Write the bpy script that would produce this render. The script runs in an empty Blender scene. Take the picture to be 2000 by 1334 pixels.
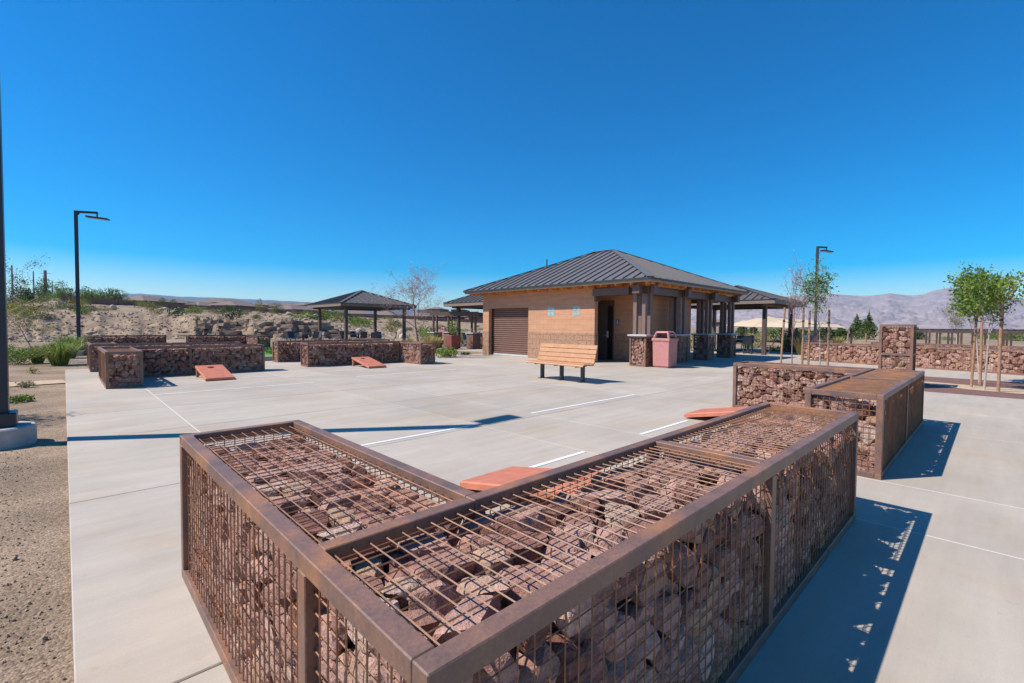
import bpy, bmesh, math, random
import numpy as np
from mathutils import Vector, Matrix, noise
R_ = math.radians
sc = bpy.context.scene
COL = sc.collection
# ------------------------------------------------------------------ camera
RT = [[0.720019, -0.693915, 0.007393], [0.017433, 0.028736, 0.999435], [0.693735, 0.719484, -0.032787]]
CAMZ = 1.35
FPX = 907.5
cam = bpy.data.cameras.new('camera'); camo = bpy.data.objects.new('camera', cam); COL.objects.link(camo)
m = Matrix((RT[0], RT[1], [-v for v in RT[2]])).transposed().to_4x4()
m.translation = (0, 0, CAMZ)
camo.matrix_world = m
cam.sensor_width = 36; cam.lens = FPX * 36 / 2000; cam.clip_start = 0.05; cam.clip_end = 60000
sc.camera = camo
# ------------------------------------------------------------------ sky and sun
SUN_AZ, SUN_EL = -33.5, 48.7           # direction the light travels, elevation
w = bpy.data.worlds.new('World'); sc.world = w; w.use_nodes = True
nt = w.node_tree; bg = nt.nodes['Background']
sky = nt.nodes.new('ShaderNodeTexSky'); sky.sky_type = 'NISHITA'; sky.sun_disc = False
sky.sun_elevation = R_(SUN_EL); sky.sun_rotation = R_(SUN_AZ + 180 - 90) * -1
sky.altitude = 500; sky.air_density = 1.0; sky.dust_density = 0.35; sky.ozone_density = 3.0
hs = nt.nodes.new('ShaderNodeHueSaturation'); hs.inputs['Saturation'].default_value = 2.05; hs.inputs['Hue'].default_value = 0.502
nt.links.new(sky.outputs[0], hs.inputs['Color']); nt.links.new(hs.outputs[0], bg.inputs[0]); bg.inputs[1].default_value = 0.128
sl = bpy.data.lights.new('sun', 'SUN'); so = bpy.data.objects.new('sun', sl); COL.objects.link(so)
sl.energy = 5.0; sl.angle = R_(0.53); sl.color = (1.0, 0.925, 0.83)
a = R_(SUN_AZ); e = R_(SUN_EL)
so.rotation_euler = Vector((math.cos(e)*math.cos(a), math.cos(e)*math.sin(a), -math.sin(e))).to_track_quat('-Z', 'Y').to_euler()
sc.view_settings.view_transform = 'Standard'; sc.view_settings.look = 'None'; sc.view_settings.exposure = 0.31; sc.view_settings.gamma = 1
sc.render.resolution_x = 1024; sc.render.resolution_y = 683
sc.cycles.max_bounces = 6; sc.cycles.transparent_max_bounces = 8

def ray(px, py, D):
    """world point D metres in front of the camera plane on the line of sight (px, py)"""
    v = ((px-1000)/FPX, -(py-667)/FPX, 1.0)
    return Vector([RT[0][i]*v[0]*D + RT[1][i]*v[1]*D + RT[2][i]*v[2]*D for i in range(3)]) + Vector((0, 0, CAMZ))

# ------------------------------------------------------------------ materials
def newmat(name):
    m = bpy.data.materials.new(name); m.use_nodes = True
    return m, m.node_tree.nodes, m.node_tree.links, m.node_tree.nodes['Principled BSDF']
def mth(N, L, op, a, b=None, clamp=False):
    n = N.new('ShaderNodeMath'); n.operation = op; n.use_clamp = clamp
    for i, v in enumerate((a, b)):
        if v is None: continue
        if isinstance(v, (int, float)): n.inputs[i].default_value = v
        else: L.new(v, n.inputs[i])
    return n.outputs[0]
def mixc(N, L, f, a, b, mode='MIX'):
    n = N.new('ShaderNodeMix'); n.data_type = 'RGBA'; n.blend_type = mode
    for s, v in ((n.inputs[0], f), (n.inputs[6], a), (n.inputs[7], b)):
        if isinstance(v, (int, float)): s.default_value = v
        elif isinstance(v, tuple): s.default_value = (*v, 1) if len(v) == 3 else v
        else: L.new(v, s)
    return n.outputs[2]
def noi(N, L, scale, detail=4, rough=.55, vec=None, sc3=None):
    n = N.new('ShaderNodeTexNoise'); n.inputs['Scale'].default_value = scale; n.inputs['Detail'].default_value = detail
    n.inputs['Roughness'].default_value = rough
    if sc3:
        mp = N.new('ShaderNodeMapping'); mp.inputs['Scale'].default_value = sc3; L.new(vec, mp.inputs[0]); L.new(mp.outputs[0], n.inputs[0])
    elif vec is not None: L.new(vec, n.inputs[0])
    return n.outputs['Fac']
def ramp(N, L, f, stops):
    r = N.new('ShaderNodeValToRGB'); L.new(f, r.inputs[0]); el = r.color_ramp.elements
    while len(el) < len(stops): el.new(.5)
    for e_, (p, c) in zip(el, stops):
        e_.position = p; e_.color = (*c, 1) if len(c) == 3 else c
    return r.outputs[0]
def gray(v): return (v, v, v)
def pos(N): return N.new('ShaderNodeNewGeometry').outputs['Position']
def bump(N, L, B, h, strength, dist):
    b = N.new('ShaderNodeBump'); b.inputs['Strength'].default_value = strength; b.inputs['Distance'].default_value = dist
    L.new(h, b.inputs['Height']); L.new(b.outputs[0], B.inputs['Normal'])
def attr(N, name):
    a = N.new('ShaderNodeAttribute'); a.attribute_name = name; return a.outputs['Fac']
def simple(name, c, rough=.6, var=.15, scale=6, bscale=None, bstr=.2, bdist=.004, metal=0, spec=.5, c2=None):
    m, N, L, B = newmat(name); P = pos(N)
    f = noi(N, L, scale, 5, .6, P)
    f = ramp(N, L, f, [(.3, gray(0)), (.7, gray(1))])
    c2 = c2 or tuple(min(1, v*(1+var)) for v in c); c1 = tuple(v*(1-var) for v in c)
    L.new(mixc(N, L, f, c1, c2), B.inputs['Base Color'])
    B.inputs['Roughness'].default_value = rough; B.inputs['Metallic'].default_value = metal; B.inputs['Specular IOR Level'].default_value = spec
    if bscale: bump(N, L, B, noi(N, L, bscale, 4, .6, P), bstr, bdist)
    return m
def leafmat(name, cols, trans=.35):
    m, N, L, B = newmat(name)
    c = ramp(N, L, attr(N, 'rnd'), [(i/max(1, len(cols)-1), q) for i, q in enumerate(cols)])
    L.new(c, B.inputs['Base Color']); B.inputs['Roughness'].default_value = .55; B.inputs['Specular IOR Level'].default_value = .3
    t = N.new('ShaderNodeBsdfTranslucent'); L.new(c, t.inputs[0])
    mx = N.new('ShaderNodeMixShader'); mx.inputs[0].default_value = trans
    L.new(B.outputs[0], mx.inputs[1]); L.new(t.outputs[0], mx.inputs[2]); L.new(mx.outputs[0], N['Material Output'].inputs[0])
    return m
M = {}
def m_concrete(name, base=(.462, .405, .337), tint=1):
    m, N, L, B = newmat(name); P = pos(N)
    n1 = ramp(N, L, noi(N, L, .55, 6, .68, P), [(.3, gray(.84)), (.7, gray(1.09))])
    n2 = ramp(N, L, noi(N, L, 1.0, 5, .65, P, (.5, 5.0, 1)), [(.3, gray(.90)), (.7, gray(1.06))])
    n3 = ramp(N, L, noi(N, L, 120, 2, .6, P), [(.2, gray(.93)), (.8, gray(1.06))])
    pr = mth(N, L, 'MULTIPLY_ADD', attr(N, 'rnd'), .10); pr.node.inputs[2].default_value = .94
    c = mixc(N, L, 1, base, n1, 'MULTIPLY'); c = mixc(N, L, 1, c, n2, 'MULTIPLY'); c = mixc(N, L, 1, c, n3, 'MULTIPLY')
    c = mixc(N, L, 1, c, pr, 'MULTIPLY')
    # old rust and dust wash, stains and small spots
    s = ramp(N, L, noi(N, L, .8, 5, .65, P), [(.50, gray(0)), (.72, gray(.8))])
    c = mixc(N, L, s, c, mixc(N, L, 1, c, (1.03, .92, .77), 'MULTIPLY'))
    sp = ramp(N, L, noi(N, L, 6.5, 4, .6, P), [(.67, gray(0)), (.74, gray(.5))])
    c = mixc(N, L, sp, c, (.36, .27, .21))
    st = ramp(N, L, noi(N, L, 1.7, 6, .7, P), [(.58, gray(0)), (.72, gray(.34))])
    c = mixc(N, L, st, c, (.33, .32, .31))
    L.new(c, B.inputs['Base Color']); B.inputs['Roughness'].default_value = .85; B.inputs['Specular IOR Level'].default_value = .25
    bump(N, L, B, noi(N, L, 30, 5, .7, P, (1, 6, 1)), .25, .003)
    return m
M['concrete'] = m_concrete('concrete')
M['joint'] = simple('joint', (.17, .155, .14), .9)
M['sealant'] = simple('sealant', (.62, .58, .54), .7, .1, 20)
M['paint'] = simple('paint', (.78, .78, .77), .6, .08, 30)
M['edge_concrete'] = simple('edge_concrete', (.42, .40, .36), .9, .15, 12, 60, .4, .004)
def m_ground():
    m, N, L, B = newmat('desert_ground'); P = pos(N)
    big = noi(N, L, .06, 5, .6, P); mid = noi(N, L, .9, 6, .65, P); fine = noi(N, L, 38, 3, .6, P)
    c = ramp(N, L, big, [(.3, (.27, .195, .135)), (.5, (.33, .245, .17)), (.68, (.40, .31, .215))])
    c = mixc(N, L, 1, c, ramp(N, L, mid, [(.32, gray(.62)), (.68, gray(1.18))]), 'MULTIPLY')
    vo = N.new('ShaderNodeTexVoronoi'); vo.inputs['Scale'].default_value = 95; L.new(P, vo.inputs[0])
    vc = N.new('ShaderNodeSeparateColor'); L.new(vo.outputs['Color'], vc.inputs[0])
    c = mixc(N, L, 1, c, ramp(N, L, vc.outputs[0], [(0, (.62, .58, .55)), (.5, (1, 1, 1)), (1, (1.35, 1.32, 1.28))]), 'MULTIPLY')
    c = mixc(N, L, 1, c, ramp(N, L, fine, [(.25, gray(.8)), (.75, gray(1.2))]), 'MULTIPLY')
    L.new(c, B.inputs['Base Color']); B.inputs['Roughness'].default_value = .95; B.inputs['Specular IOR Level'].default_value = .15
    h = mth(N, L, 'SUBTRACT', fine, vo.outputs['Distance'])
    bump(N, L, B, h, .6, .007)
    return m
M['ground'] = m_ground()
M['bedgravel'] = simple('bedgravel', (.19, .095, .075), .95, .35, 30, 70, 1, .02, c2=(.30, .16, .13))
M['sand'] = simple('sand', (.50, .36, .24), .95, .18, 9, 60, .6, .01)
def m_rock(name='basalt_rock', far=False):
    m, N, L, B = newmat(name); P = pos(N)
    r = attr(N, 'rnd')
    c = ramp(N, L, r, [(0, (.22, .095, .07)), (.18, (.38, .205, .16)), (.4, (.50, .30, .245)), (.58, (.31, .15, .115)), (.75, (.55, .345, .285)), (.9, (.44, .28, .18)), (1, (.60, .44, .37))])
    n1 = noi(N, L, 14, 5, .65, P); n2 = noi(N, L, 75, 4, .7, P)
    c = mixc(N, L, 1, c, ramp(N, L, n1, [(.3, gray(.66)), (.7, gray(1.22))]), 'MULTIPLY')
    c = mixc(N, L, ramp(N, L, n2, [(.58, gray(0)), (.75, gray(.45))]), c, (.55, .42, .36))
    c = mixc(N, L, ramp(N, L, n2, [(.28, gray(.6)), (.42, gray(0))]), c, (.12, .06, .055))
    n4 = noi(N, L, 190, 3, .7, P); c = mixc(N, L, 1, c, ramp(N, L, n4, [(.3, gray(.68)), (.5, gray(1.0)), (.72, gray(1.25))]), 'MULTIPLY')
    L.new(c, B.inputs['Base Color']); B.inputs['Roughness'].default_value = .85; B.inputs['Specular IOR Level'].default_value = .3
    h = mth(N, L, 'ADD', n1, mth(N, L, 'MULTIPLY', n2, .5)); bump(N, L, B, h, .9, .018)
    return m
M['rock'] = m_rock()
def m_rust(name, a, b, c3, rough=.5, sc1=6, wire=False):
    m, N, L, B = newmat(name); P = pos(N)
    n1 = noi(N, L, sc1, 6, .65, P); n2 = noi(N, L, sc1*.45, 4, .6, P); n3 = noi(N, L, sc1*14, 4, .7, P)
    c = mixc(N, L, ramp(N, L, n1, [(.35, gray(0)), (.65, gray(1))]), a, b)
    c = mixc(N, L, ramp(N, L, n2, [(.51, gray(0)), (.66, gray(.75))]), c, c3)
    c = mixc(N, L, 1, c, ramp(N, L, n3, [(.3, gray(.78)), (.7, gray(1.18))]), 'MULTIPLY')
    L.new(c, B.inputs['Base Color'])
    L.new(mth(N, L, 'MULTIPLY_ADD', n3, .3), B.inputs['Roughness']); B.inputs['Roughness'].links[0].from_node.inputs[2].default_value = rough-.15
    B.inputs['Specular IOR Level'].default_value = .55
    bump(N, L, B, n3, .25, .002)
    return m
M['rust'] = m_rust('rusted_steel', (.25, .130, .088), (.14, .088, .07), (.40, .17, .07), .50)
M['wire'] = m_rust('rusted_wire', (.29, .14, .068), (.18, .085, .045), (.45, .17, .05), .5, 9)
M['rustdark'] = m_rust('dark_steel', (.075, .055, .05), (.05, .042, .04), (.16, .075, .045), .5)
M['terra'] = simple('terracotta_cement', (.53, .175, .10), .6, .16, 7, 90, .3, .003)
M['hole'] = simple('board_inside', (.10, .035, .025), .9)
M['boardleg'] = simple('board_leg', (.30, .17, .12), .8)
M['benchslat'] = simple('recycled_plastic_slat', (.50, .255, .125), .6, .12, 10, 40, .15, .003)
M['darkmetal'] = simple('dark_powder_coat', (.062, .058, .055), .45, .12, 8)
M['lampmetal'] = simple('lamp_black_paint', (.030, .034, .040), .4, .12, 8)
M['lens'] = simple('lamp_lens', (.35, .35, .33), .25)
M['pink'] = simple('pink_aggregate', (.50, .215, .19), .7, .12, 9, 120, .25, .002)
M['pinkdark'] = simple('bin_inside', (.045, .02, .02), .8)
M['liner'] = simple('bin_liner', (.35, .03, .03), .5)
def m_block(name, base, h=.2032, bw=.4064, rough=.9, split=False):
    m, N, L, B = newmat(name); P = pos(N)
    tc = N.new('ShaderNodeSeparateXYZ'); L.new(P, tc.inputs[0])
    u = mth(N, L, 'ADD', tc.outputs[0], tc.outputs[1])
    cb = N.new('ShaderNodeCombineXYZ'); L.new(u, cb.inputs[0]); L.new(tc.outputs[2], cb.inputs[1])
    br = N.new('ShaderNodeTexBrick'); L.new(cb.outputs[0], br.inputs[0]); br.inputs['Scale'].default_value = 1
    br.inputs['Brick Width'].default_value = bw; br.inputs['Row Height'].default_value = h; br.inputs['Mortar Size'].default_value = .009
    br.inputs['Mortar Smooth'].default_value = .2
    br.inputs['Color1'].default_value = (*base, 1); br.inputs['Color2'].default_value = (*[v*.93 for v in base], 1)
    br.inputs['Mortar'].default_value = (*[v*.85 for v in base], 1)
    c = br.outputs['Color']
    n1 = noi(N, L, 1.2, 5, .6, P, (1, 1, 6)); n2 = noi(N, L, 45 if not split else 18, 4, .7, P)
    c = mixc(N, L, 1, c, ramp(N, L, n1, [(.3, gray(.9)), (.7, gray(1.08))]), 'MULTIPLY')
    c = mixc(N, L, 1, c, ramp(N, L, n2, [(.3, gray(.84 if not split else .68)), (.7, gray(1.1 if not split else 1.2))]), 'MULTIPLY')
    L.new(c, B.inputs['Base Color']); B.inputs['Roughness'].default_value = rough; B.inputs['Specular IOR Level'].default_value = .2
    hh = mth(N, L, 'SUBTRACT', mth(N, L, 'MULTIPLY', n2, 1.0 if split else .25), br.outputs['Fac'])
    bump(N, L, B, hh, .9 if split else .5, .03 if split else .006)
    return m
M['block'] = m_block('smooth_tan_block', (.575, .31, .185))
M['split'] = m_block('splitface_block', (.45, .265, .17), split=True)
M['grout'] = simple('wall_cap_concrete', (.55, .55, .53), .8, .1, 10, 50, .2, .003)
M['fencewall'] = m_block('brown_fence_block', (.33, .165, .12))
M['teal'] = simple('teal_glass_block', (.27, .45, .44), .15, .2, 14)
M['roofmetal'] = simple('standing_seam_metal', (.215, .195, .185), .42, .06, 2, metal=.35)
M['flashing'] = simple('roof_flashing', (.05, .052, .055), .4, .08, 3, metal=.3)
M['cedar'] = simple('stained_cedar', (.62, .24, .06), .55, .35, 9, 30, .25, .004, c2=(.74, .33, .10))
M['fascia'] = simple('tan_fascia', (.38, .27, .18), .7)
M['brownpaint'] = simple('brown_painted_steel', (.130, .080, .062), .5, .12, 5)
M['pinkpost'] = simple('brown_painted_post', (.20, .125, .10), .55, .1, 5)
M['pavpost'] = simple('pavilion_steel', (.10, .066, .05), .5, .12, 5)
M['pavfascia'] = simple('pavilion_fascia', (.22, .165, .13), .6, .1, 5)
M['pavroof'] = simple('pavilion_roof', (.13, .115, .105), .5, .12, 3, metal=.2)
M['shutter'] = simple('shutter_slats', (.20, .105, .08), .45, .08, 6)
M['shutterdark'] = simple('shutter_track', (.030, .026, .026), .5)
M['alu'] = simple('aluminium_bar', (.72, .72, .70), .35, .05, 5, metal=.4)
M['door'] = simple('grey_door_paint', (.115, .112, .108), .4, .06, 4)
M['doordark'] = simple('door_plate', (.022, .021, .02), .45)
M['bluesign'] = simple('blue_sign', (.10, .20, .32), .4)
M['whitesign'] = simple('white_sign', (.75, .78, .8), .5)
M['capstone'] = simple('capstone', (.47, .47, .46), .75, .1, 8, 60, .2, .003)
M['stake'] = simple('wood_stake', (.34, .20, .115), .8, .25, 16, 50, .3, .004)
M['bark'] = simple('grey_bark', (.30, .245, .20), .85, .25, 18, 60, .5, .006)
M['palebark'] = simple('pale_bark', (.46, .38, .33), .85, .2, 18, 60, .5, .006)
M['redbark'] = simple('reddish_bark', (.24, .14, .12), .85, .2, 18)
M['rubber'] = simple('tie_rubber', (.03, .03, .03), .7)
M['leaf'] = leafmat('green_leaf', [(.055, .10, .018), (.10, .18, .028), (.18, .28, .04), (.34, .36, .055)])
M['leafdark'] = leafmat('dark_leaf', [(.035, .06, .02), (.06, .09, .028), (.10, .13, .04)], .2)
M['leafdry'] = leafmat('dry_leaf', [(.32, .15, .12), (.42, .24, .20), (.50, .34, .28), (.30, .12, .07)], .2)
M['leafyellow'] = leafmat('yellow_leaf', [(.18, .19, .04), (.30, .29, .06), (.45, .38, .05)])
M['sage'] = leafmat('sage_leaf', [(.14, .15, .075), (.22, .22, .11), (.29, .27, .15)], .2)
M['olive'] = leafmat('olive_leaf', [(.13, .13, .04), (.24, .22, .06), (.34, .30, .08)], .25)
M['conifer'] = leafmat('conifer_leaf', [(.05, .085, .028), (.09, .14, .04), (.15, .20, .06)], .2)
M['bluegreen'] = leafmat('bluegreen_leaf', [(.045, .075, .05), (.075, .11, .07), (.10, .14, .09)], .2)
M['grassg'] = leafmat('green_grass', [(.08, .15, .03), (.15, .25, .045), (.26, .34, .07), (.42, .40, .14)], .3)
M['grassy'] = leafmat('straw_grass', [(.35, .28, .09), (.52, .42, .16), (.62, .52, .26)], .3)
M['turf'] = simple('artificial_turf', (.10, .26, .02), .8, .25, 30, 90, .5, .01)
M['houseroof'] = simple('house_roof_tile', (.19, .145, .125), .85, .22, 1.5, 8, .5, .05)
M['housewall'] = simple('house_stucco', (.15, .10, .08), .9, .08, 2)
M['canvas'] = simple('tan_shade_cloth', (.56, .43, .29), .8, .05, 2)
M['polesteel'] = simple('galvanised_pole', (.20, .16, .15), .6)
M['meshseat'] = simple('blue_black_mesh_seat', (.055, .065, .085), .45, .2, 20)
M['planter'] = simple('red_planter', (.26, .08, .065), .7)

# ------------------------------------------------------------------ object helpers
def tag(o, label=None, cat=None, group=None, kind=None):
    if label: o['label'] = label
    if cat: o['category'] = cat
    if group: o['group'] = group
    if kind: o['kind'] = kind
    return o
def thing(name, label, cat, loc=(0, 0, 0), group=None, rz=0):
    o = bpy.data.objects.new(name, None); COL.objects.link(o); o.location = loc; o.rotation_euler = (0, 0, rz)
    o.empty_display_size = .2
    return tag(o, label, cat, group)
ORG = {}
def origin_of(parent):
    while parent is not None and parent.parent is not None: parent = parent.parent
    return parent
def finish(name, me, mat, parent, world=True, smooth=False):
    for mm in (mat if isinstance(mat, (list, tuple)) else [mat]): me.materials.append(mm)
    o = bpy.data.objects.new(name, me); COL.objects.link(o)
    if parent is not None:
        o.parent = parent
        if world:
            r = origin_of(parent); me.transform(Matrix.Translation(-Vector(r.location)))
    if smooth: me.shade_smooth()
    else: me.shade_flat()
    return o
def mesh_np(name, V, F, mat, parent=None, rnd=None, smooth=False, world=True):
    V = np.ascontiguousarray(V, dtype=np.float32); F = np.ascontiguousarray(F, dtype=np.int32)
    me = bpy.data.meshes.new(name); n, k = F.shape
    me.vertices.add(len(V)); me.vertices.foreach_set('co', V.ravel())
    me.loops.add(n*k); me.loops.foreach_set('vertex_index', F.ravel())
    me.polygons.add(n); me.polygons.foreach_set('loop_start', np.arange(0, n*k, k, dtype=np.int32))
    me.update(calc_edges=True)
    if rnd is not None:
        at = me.attributes.new('rnd', 'FLOAT', 'POINT'); at.data.foreach_set('value', np.ascontiguousarray(rnd, dtype=np.float32))
    return finish(name, me, mat, parent, world, smooth)
class MB:
    def __init__(s): s.v = []; s.f = []; s.m = []; s.cm = 0
    def add(s, vs, fs):
        b = len(s.v); s.v += [tuple(p) for p in vs]
        for f in fs: s.f.append(tuple(b+i for i in f)); s.m.append(s.cm)
        return s
    def mat(s, i): s.cm = i; return s
    def hexa(s, c):
        return s.add(c, [(0, 3, 2, 1), (4, 5, 6, 7), (0, 1, 5, 4), (1, 2, 6, 5), (2, 3, 7, 6), (3, 0, 4, 7)])
    def box(s, x0, x1, y0, y1, z0, z1):
        x0, x1 = min(x0, x1), max(x0, x1); y0, y1 = min(y0, y1), max(y0, y1)
        return s.hexa([(x0, y0, z0), (x1, y0, z0), (x1, y1, z0), (x0, y1, z0), (x0, y0, z1), (x1, y0, z1), (x1, y1, z1), (x0, y1, z1)])
    def bar(s, a, b, w, h=None, up=(0, 0, 1)):
        a = Vector(a); b = Vector(b); h = h or w; d = (b-a).normalized(); u = Vector(up)
        if abs(d.dot(u)) > .98: u = Vector((1, 0, 0))
        r = d.cross(u).normalized()*w/2; u2 = r.cross(d).normalized()*h/2
        return s.hexa([a-r-u2, b-r-u2, b+r-u2, a+r-u2, a-r+u2, b-r+u2, b+r+u2, a+r+u2])
    def tube(s, pts, rad, n=8, cap=True):
        pts = [Vector(p) for p in pts]; rad = rad if isinstance(rad, (list, tuple)) else [rad]*len(pts)
        b = len(s.v); prev = None
        for i, p in enumerate(pts):
            d = (pts[min(i+1, len(pts)-1)]-pts[max(i-1, 0)]).normalized()
            if prev is None: u = d.orthogonal().normalized()
            else: u = (prev - d*prev.dot(d)).normalized()
            prev = u; v = d.cross(u)
            for k in range(n):
                t = 2*math.pi*(k+.5)/n; s.v.append(tuple(p+(u*math.cos(t)+v*math.sin(t))*rad[i]))
        for i in range(len(pts)-1):
            for k in range(n):
                q = b+i*n; s.f.append((q+k, q+(k+1) % n, q+n+(k+1) % n, q+n+k)); s.m.append(s.cm)
        if cap:
            s.f.append(tuple(b+k for k in range(n))[::-1]); s.m.append(s.cm)
            s.f.append(tuple(b+(len(pts)-1)*n+k for k in range(n))); s.m.append(s.cm)
        return s
    def prism(s, poly, z0, z1):
        n = len(poly)
        z0s = z0 if isinstance(z0, (list, tuple)) else [z0]*n; z1s = z1 if isinstance(z1, (list, tuple)) else [z1]*n
        vs = [(p[0], p[1], z0s[i]) for i, p in enumerate(poly)]+[(p[0], p[1], z1s[i]) for i, p in enumerate(poly)]
        fs = [tuple(range(n))[::-1], tuple(range(n, 2*n))]+[(i, (i+1) % n, n+(i+1) % n, n+i) for i in range(n)]
        return s.add(vs, fs)
    def build(s, name, mat, parent=None, smooth=False, world=True, bevel=0):
        me = bpy.data.meshes.new(name); me.from_pydata(s.v, [], s.f)
        if max(s.m, default=0) > 0: me.polygons.foreach_set('material_index', s.m)
        me.update()
        if bevel:
            bm = bmesh.new(); bm.from_mesh(me)
            bmesh.ops.bevel(bm, geom=[e_ for e_ in bm.edges if len(e_.link_faces) == 2 and e_.calc_face_angle(0) > .5], offset=bevel, segments=1, affect='EDGES', clamp_overlap=True)
            bm.to_mesh(me); bm.free()
        return finish(name, me, mat, parent, world, smooth)
def copy_tree(o, parent=None):
    c = o.copy(); COL.objects.link(c)
    if parent is not None: c.parent = parent
    for ch in o.children: copy_tree(ch, c)
    return c

# ------------------------------------------------------------------ terrain
def ip(x, xs, ys): return float(np.interp(x, xs, ys))
def fade(x, a, b): t = max(0, min(1, (x-a)/(b-a))); return t*t*(3-2*t)
WPX = [-300, 0, 40, 75, 95, 116, 126, 160, 200, 275, 330, 382, 425, 500, 600, 736, 790, 871, 942, 1150]
WPY = [600, 590, 589, 584, 581, 582, 590, 592, 594, 597, 603, 605, 607.5, 609, 615, 621, 622.5, 628, 630.5, 636]
WD = [80, 82, 83, 84, 85, 86, 87, 90, 95, 120, 140, 155, 165, 187, 200, 220, 228, 240, 250, 270]
WH = [1.3, 1.3, 1.3, 1.3, 1.3, 1.3, 1.2, 1.0, .9, 1.15, 1.4, 1.5, 1.75, 1.5, 1.6, 1.5, 1.5, 1.5, 1.6, 1.6]
def horizon(px): return 637.2 + (px-1000)*.00732
def wallz(px): return CAMZ + (horizon(px)-ip(px, WPX, WPY))*ip(px, WPX, WD)/FPX
def terrain(x, y):
    d = RT[2][0]*x+RT[2][1]*y; r = RT[0][0]*x+RT[0][1]*y
    rng = math.hypot(x, y)
    z = -.05
    if rng > 20: z += noise.noise(Vector((x*.08, y*.08, 0)))*.12*fade(rng, 20, 40)
    if d < 5: return z
    px = 1000+FPX*r/d
    if px > 1150 or px < -900: return z
    D = d
    toe = ip(px, [-300, 0, 150, 350, 600, 700, 900, 1000, 1150], [33, 33, 37, 44, 46, 48, 60, 70, 90])
    w_ = ip(px, [-300, 330, 380, 600, 640, 720, 1150], [13, 11, 2.2, 2.2, 5, 9, 20])
    toe += 1.6*noise.noise(Vector((px*.021, 3.1, 0)))+.8*noise.noise(Vector((px*.07, 8, 0)))
    ch = ip(px, [-300, 0, 330, 380, 600, 700, 900, 1150], [2.2, 2.2, 2.3, 2.25, 1.75, 1.1, .5, .1])
    dw = ip(px, WPX, WD); zw = wallz(px)
    if D < toe: zz = 0
    elif D < toe+w_:
        t = (D-toe)/w_; zz = ch*t
        zz += .55*t*(1-t)*4*abs(noise.noise(Vector((x*.5, y*.5, 2))))
    elif D < dw: zz = ch+(zw-ch)*((D-toe-w_)/(dw-toe-w_))
    else: zz = zw-fade(D, dw+2, dw+90)*3.0
    if D > toe-1:
        k = fade(D, toe-1, toe+4)*(1-fade(D, dw-12, dw-2))
        zz += k*(.5*noise.noise(Vector((x*.11, y*.11, 5)))+.28*noise.noise(Vector((x*.45, y*.45, 7)))+.16*noise.noise(Vector((x*1.3, y*1.3, 9))))
    f = fade(px, -900, -400)*(1-fade(px, 1000, 1150))
    return z+zz*f
def build_terrain():
    az = []
    a0 = math.atan2(RT[2][1], RT[2][0])
    A = sorted(set([round(v, 4) for v in list(np.linspace(-58, 12, 420))+list(np.linspace(12, 60, 90))+list(np.linspace(60, 302, 60))]))[:-1]
    rngs = [0]+list(np.geomspace(1.2, 30, 26))+list(np.linspace(31, 64, 74))+list(np.geomspace(65.5, 330, 70))+list(np.geomspace(360, 20000, 22))
    V = [(0, 0, -.05)]; nA = len(A)
    for r in rngs[1:]:
        for ad in A:
            t = a0-math.radians(ad); x = r*math.cos(t); y = r*math.sin(t); V.append((x, y, terrain(x, y)))
    T = [(0, 1+(k+1) % nA, 1+k) for k in range(nA)]
    F = []
    for i in range(len(rngs)-2):
        for k in range(nA):
            p = 1+i*nA+k; q = 1+i*nA+(k+1) % nA; F.append((p, q, q+nA, p+nA))
    me = bpy.data.meshes.new('ground'); me.from_pydata(V, [], T+F); me.update()
    o = finish('ground', me, M['ground'], None, smooth=True); o['kind'] = 'structure'
build_terrain()

def hills(name, sky, D0, D1, mat, amp, seed, power=1.7, ns=1.0, step=6, rows=46):
    xs = [p for p, _ in sky]; ys = [q for _, q in sky]
    pxs = np.arange(xs[0], xs[-1]+1, step); V = []; nC = len(pxs)
    for px in pxs:
        yy = ip(px, xs, ys)+1.0*noise.noise(Vector((px*.05, seed, 0)))+.5*noise.noise(Vector((px*.2, seed, 3)))
        top = (horizon(px)-yy)*D1/FPX
        for j in range(rows):
            t = j/(rows-7) if j < rows-6 else 1+(j-rows+7)*.05
            D = D0+(D1-D0)*t; p = ray(px, horizon(px), D)
            if t <= 1:
                s = Vector((p.x*ns*.0011, p.y*ns*.0011, seed))
                rg = 0; am = 1; fr = 1
                for o in range(7): rg += am*(1-2*abs(noise.noise(s*fr))); am *= .5; fr *= 2.1
                z = top*(t**power)+amp*(rg-1.1)*math.sin(math.pi*min(1, t))**.8
                z = max(z, -8)
                z = min(z, (top*D/D1)*.985 if t < .995 else top)
            else: z = top*(1-(t-1)*1.5)
            V.append((p.x, p.y, z-3 if j == 0 else z))
    F = [(i*rows+j, (i+1)*rows+j, (i+1)*rows+j+1, i*rows+j+1) for i in range(nC-1) for j in range(rows-1)]
    me = bpy.data.meshes.new(name); me.from_pydata(V, [], F); me.update()
    return tag(finish(name, me, mat, None, smooth=True), kind='structure')
def m_hill(name, c1, c2):
    m, N, L, B = newmat(name); P = pos(N)
    f = ramp(N, L, noi(N, L, .0035, 9, .75, P), [(.35, gray(0)), (.65, gray(1))])
    L.new(mixc(N, L, f, c1, c2), B.inputs['Base Color']); B.inputs['Roughness'].default_value = 1; B.inputs['Specular IOR Level'].default_value = 0
    return m
M['hill'] = m_hill('hazy_mountain_rock', (.235, .20, .225), (.40, .335, .315))  # rock colour with the purple cast of distance haze mixed in
M['hillfar'] = m_hill('far_mountain_rock', (.085, .085, .10), (.12, .11, .115))
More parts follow.
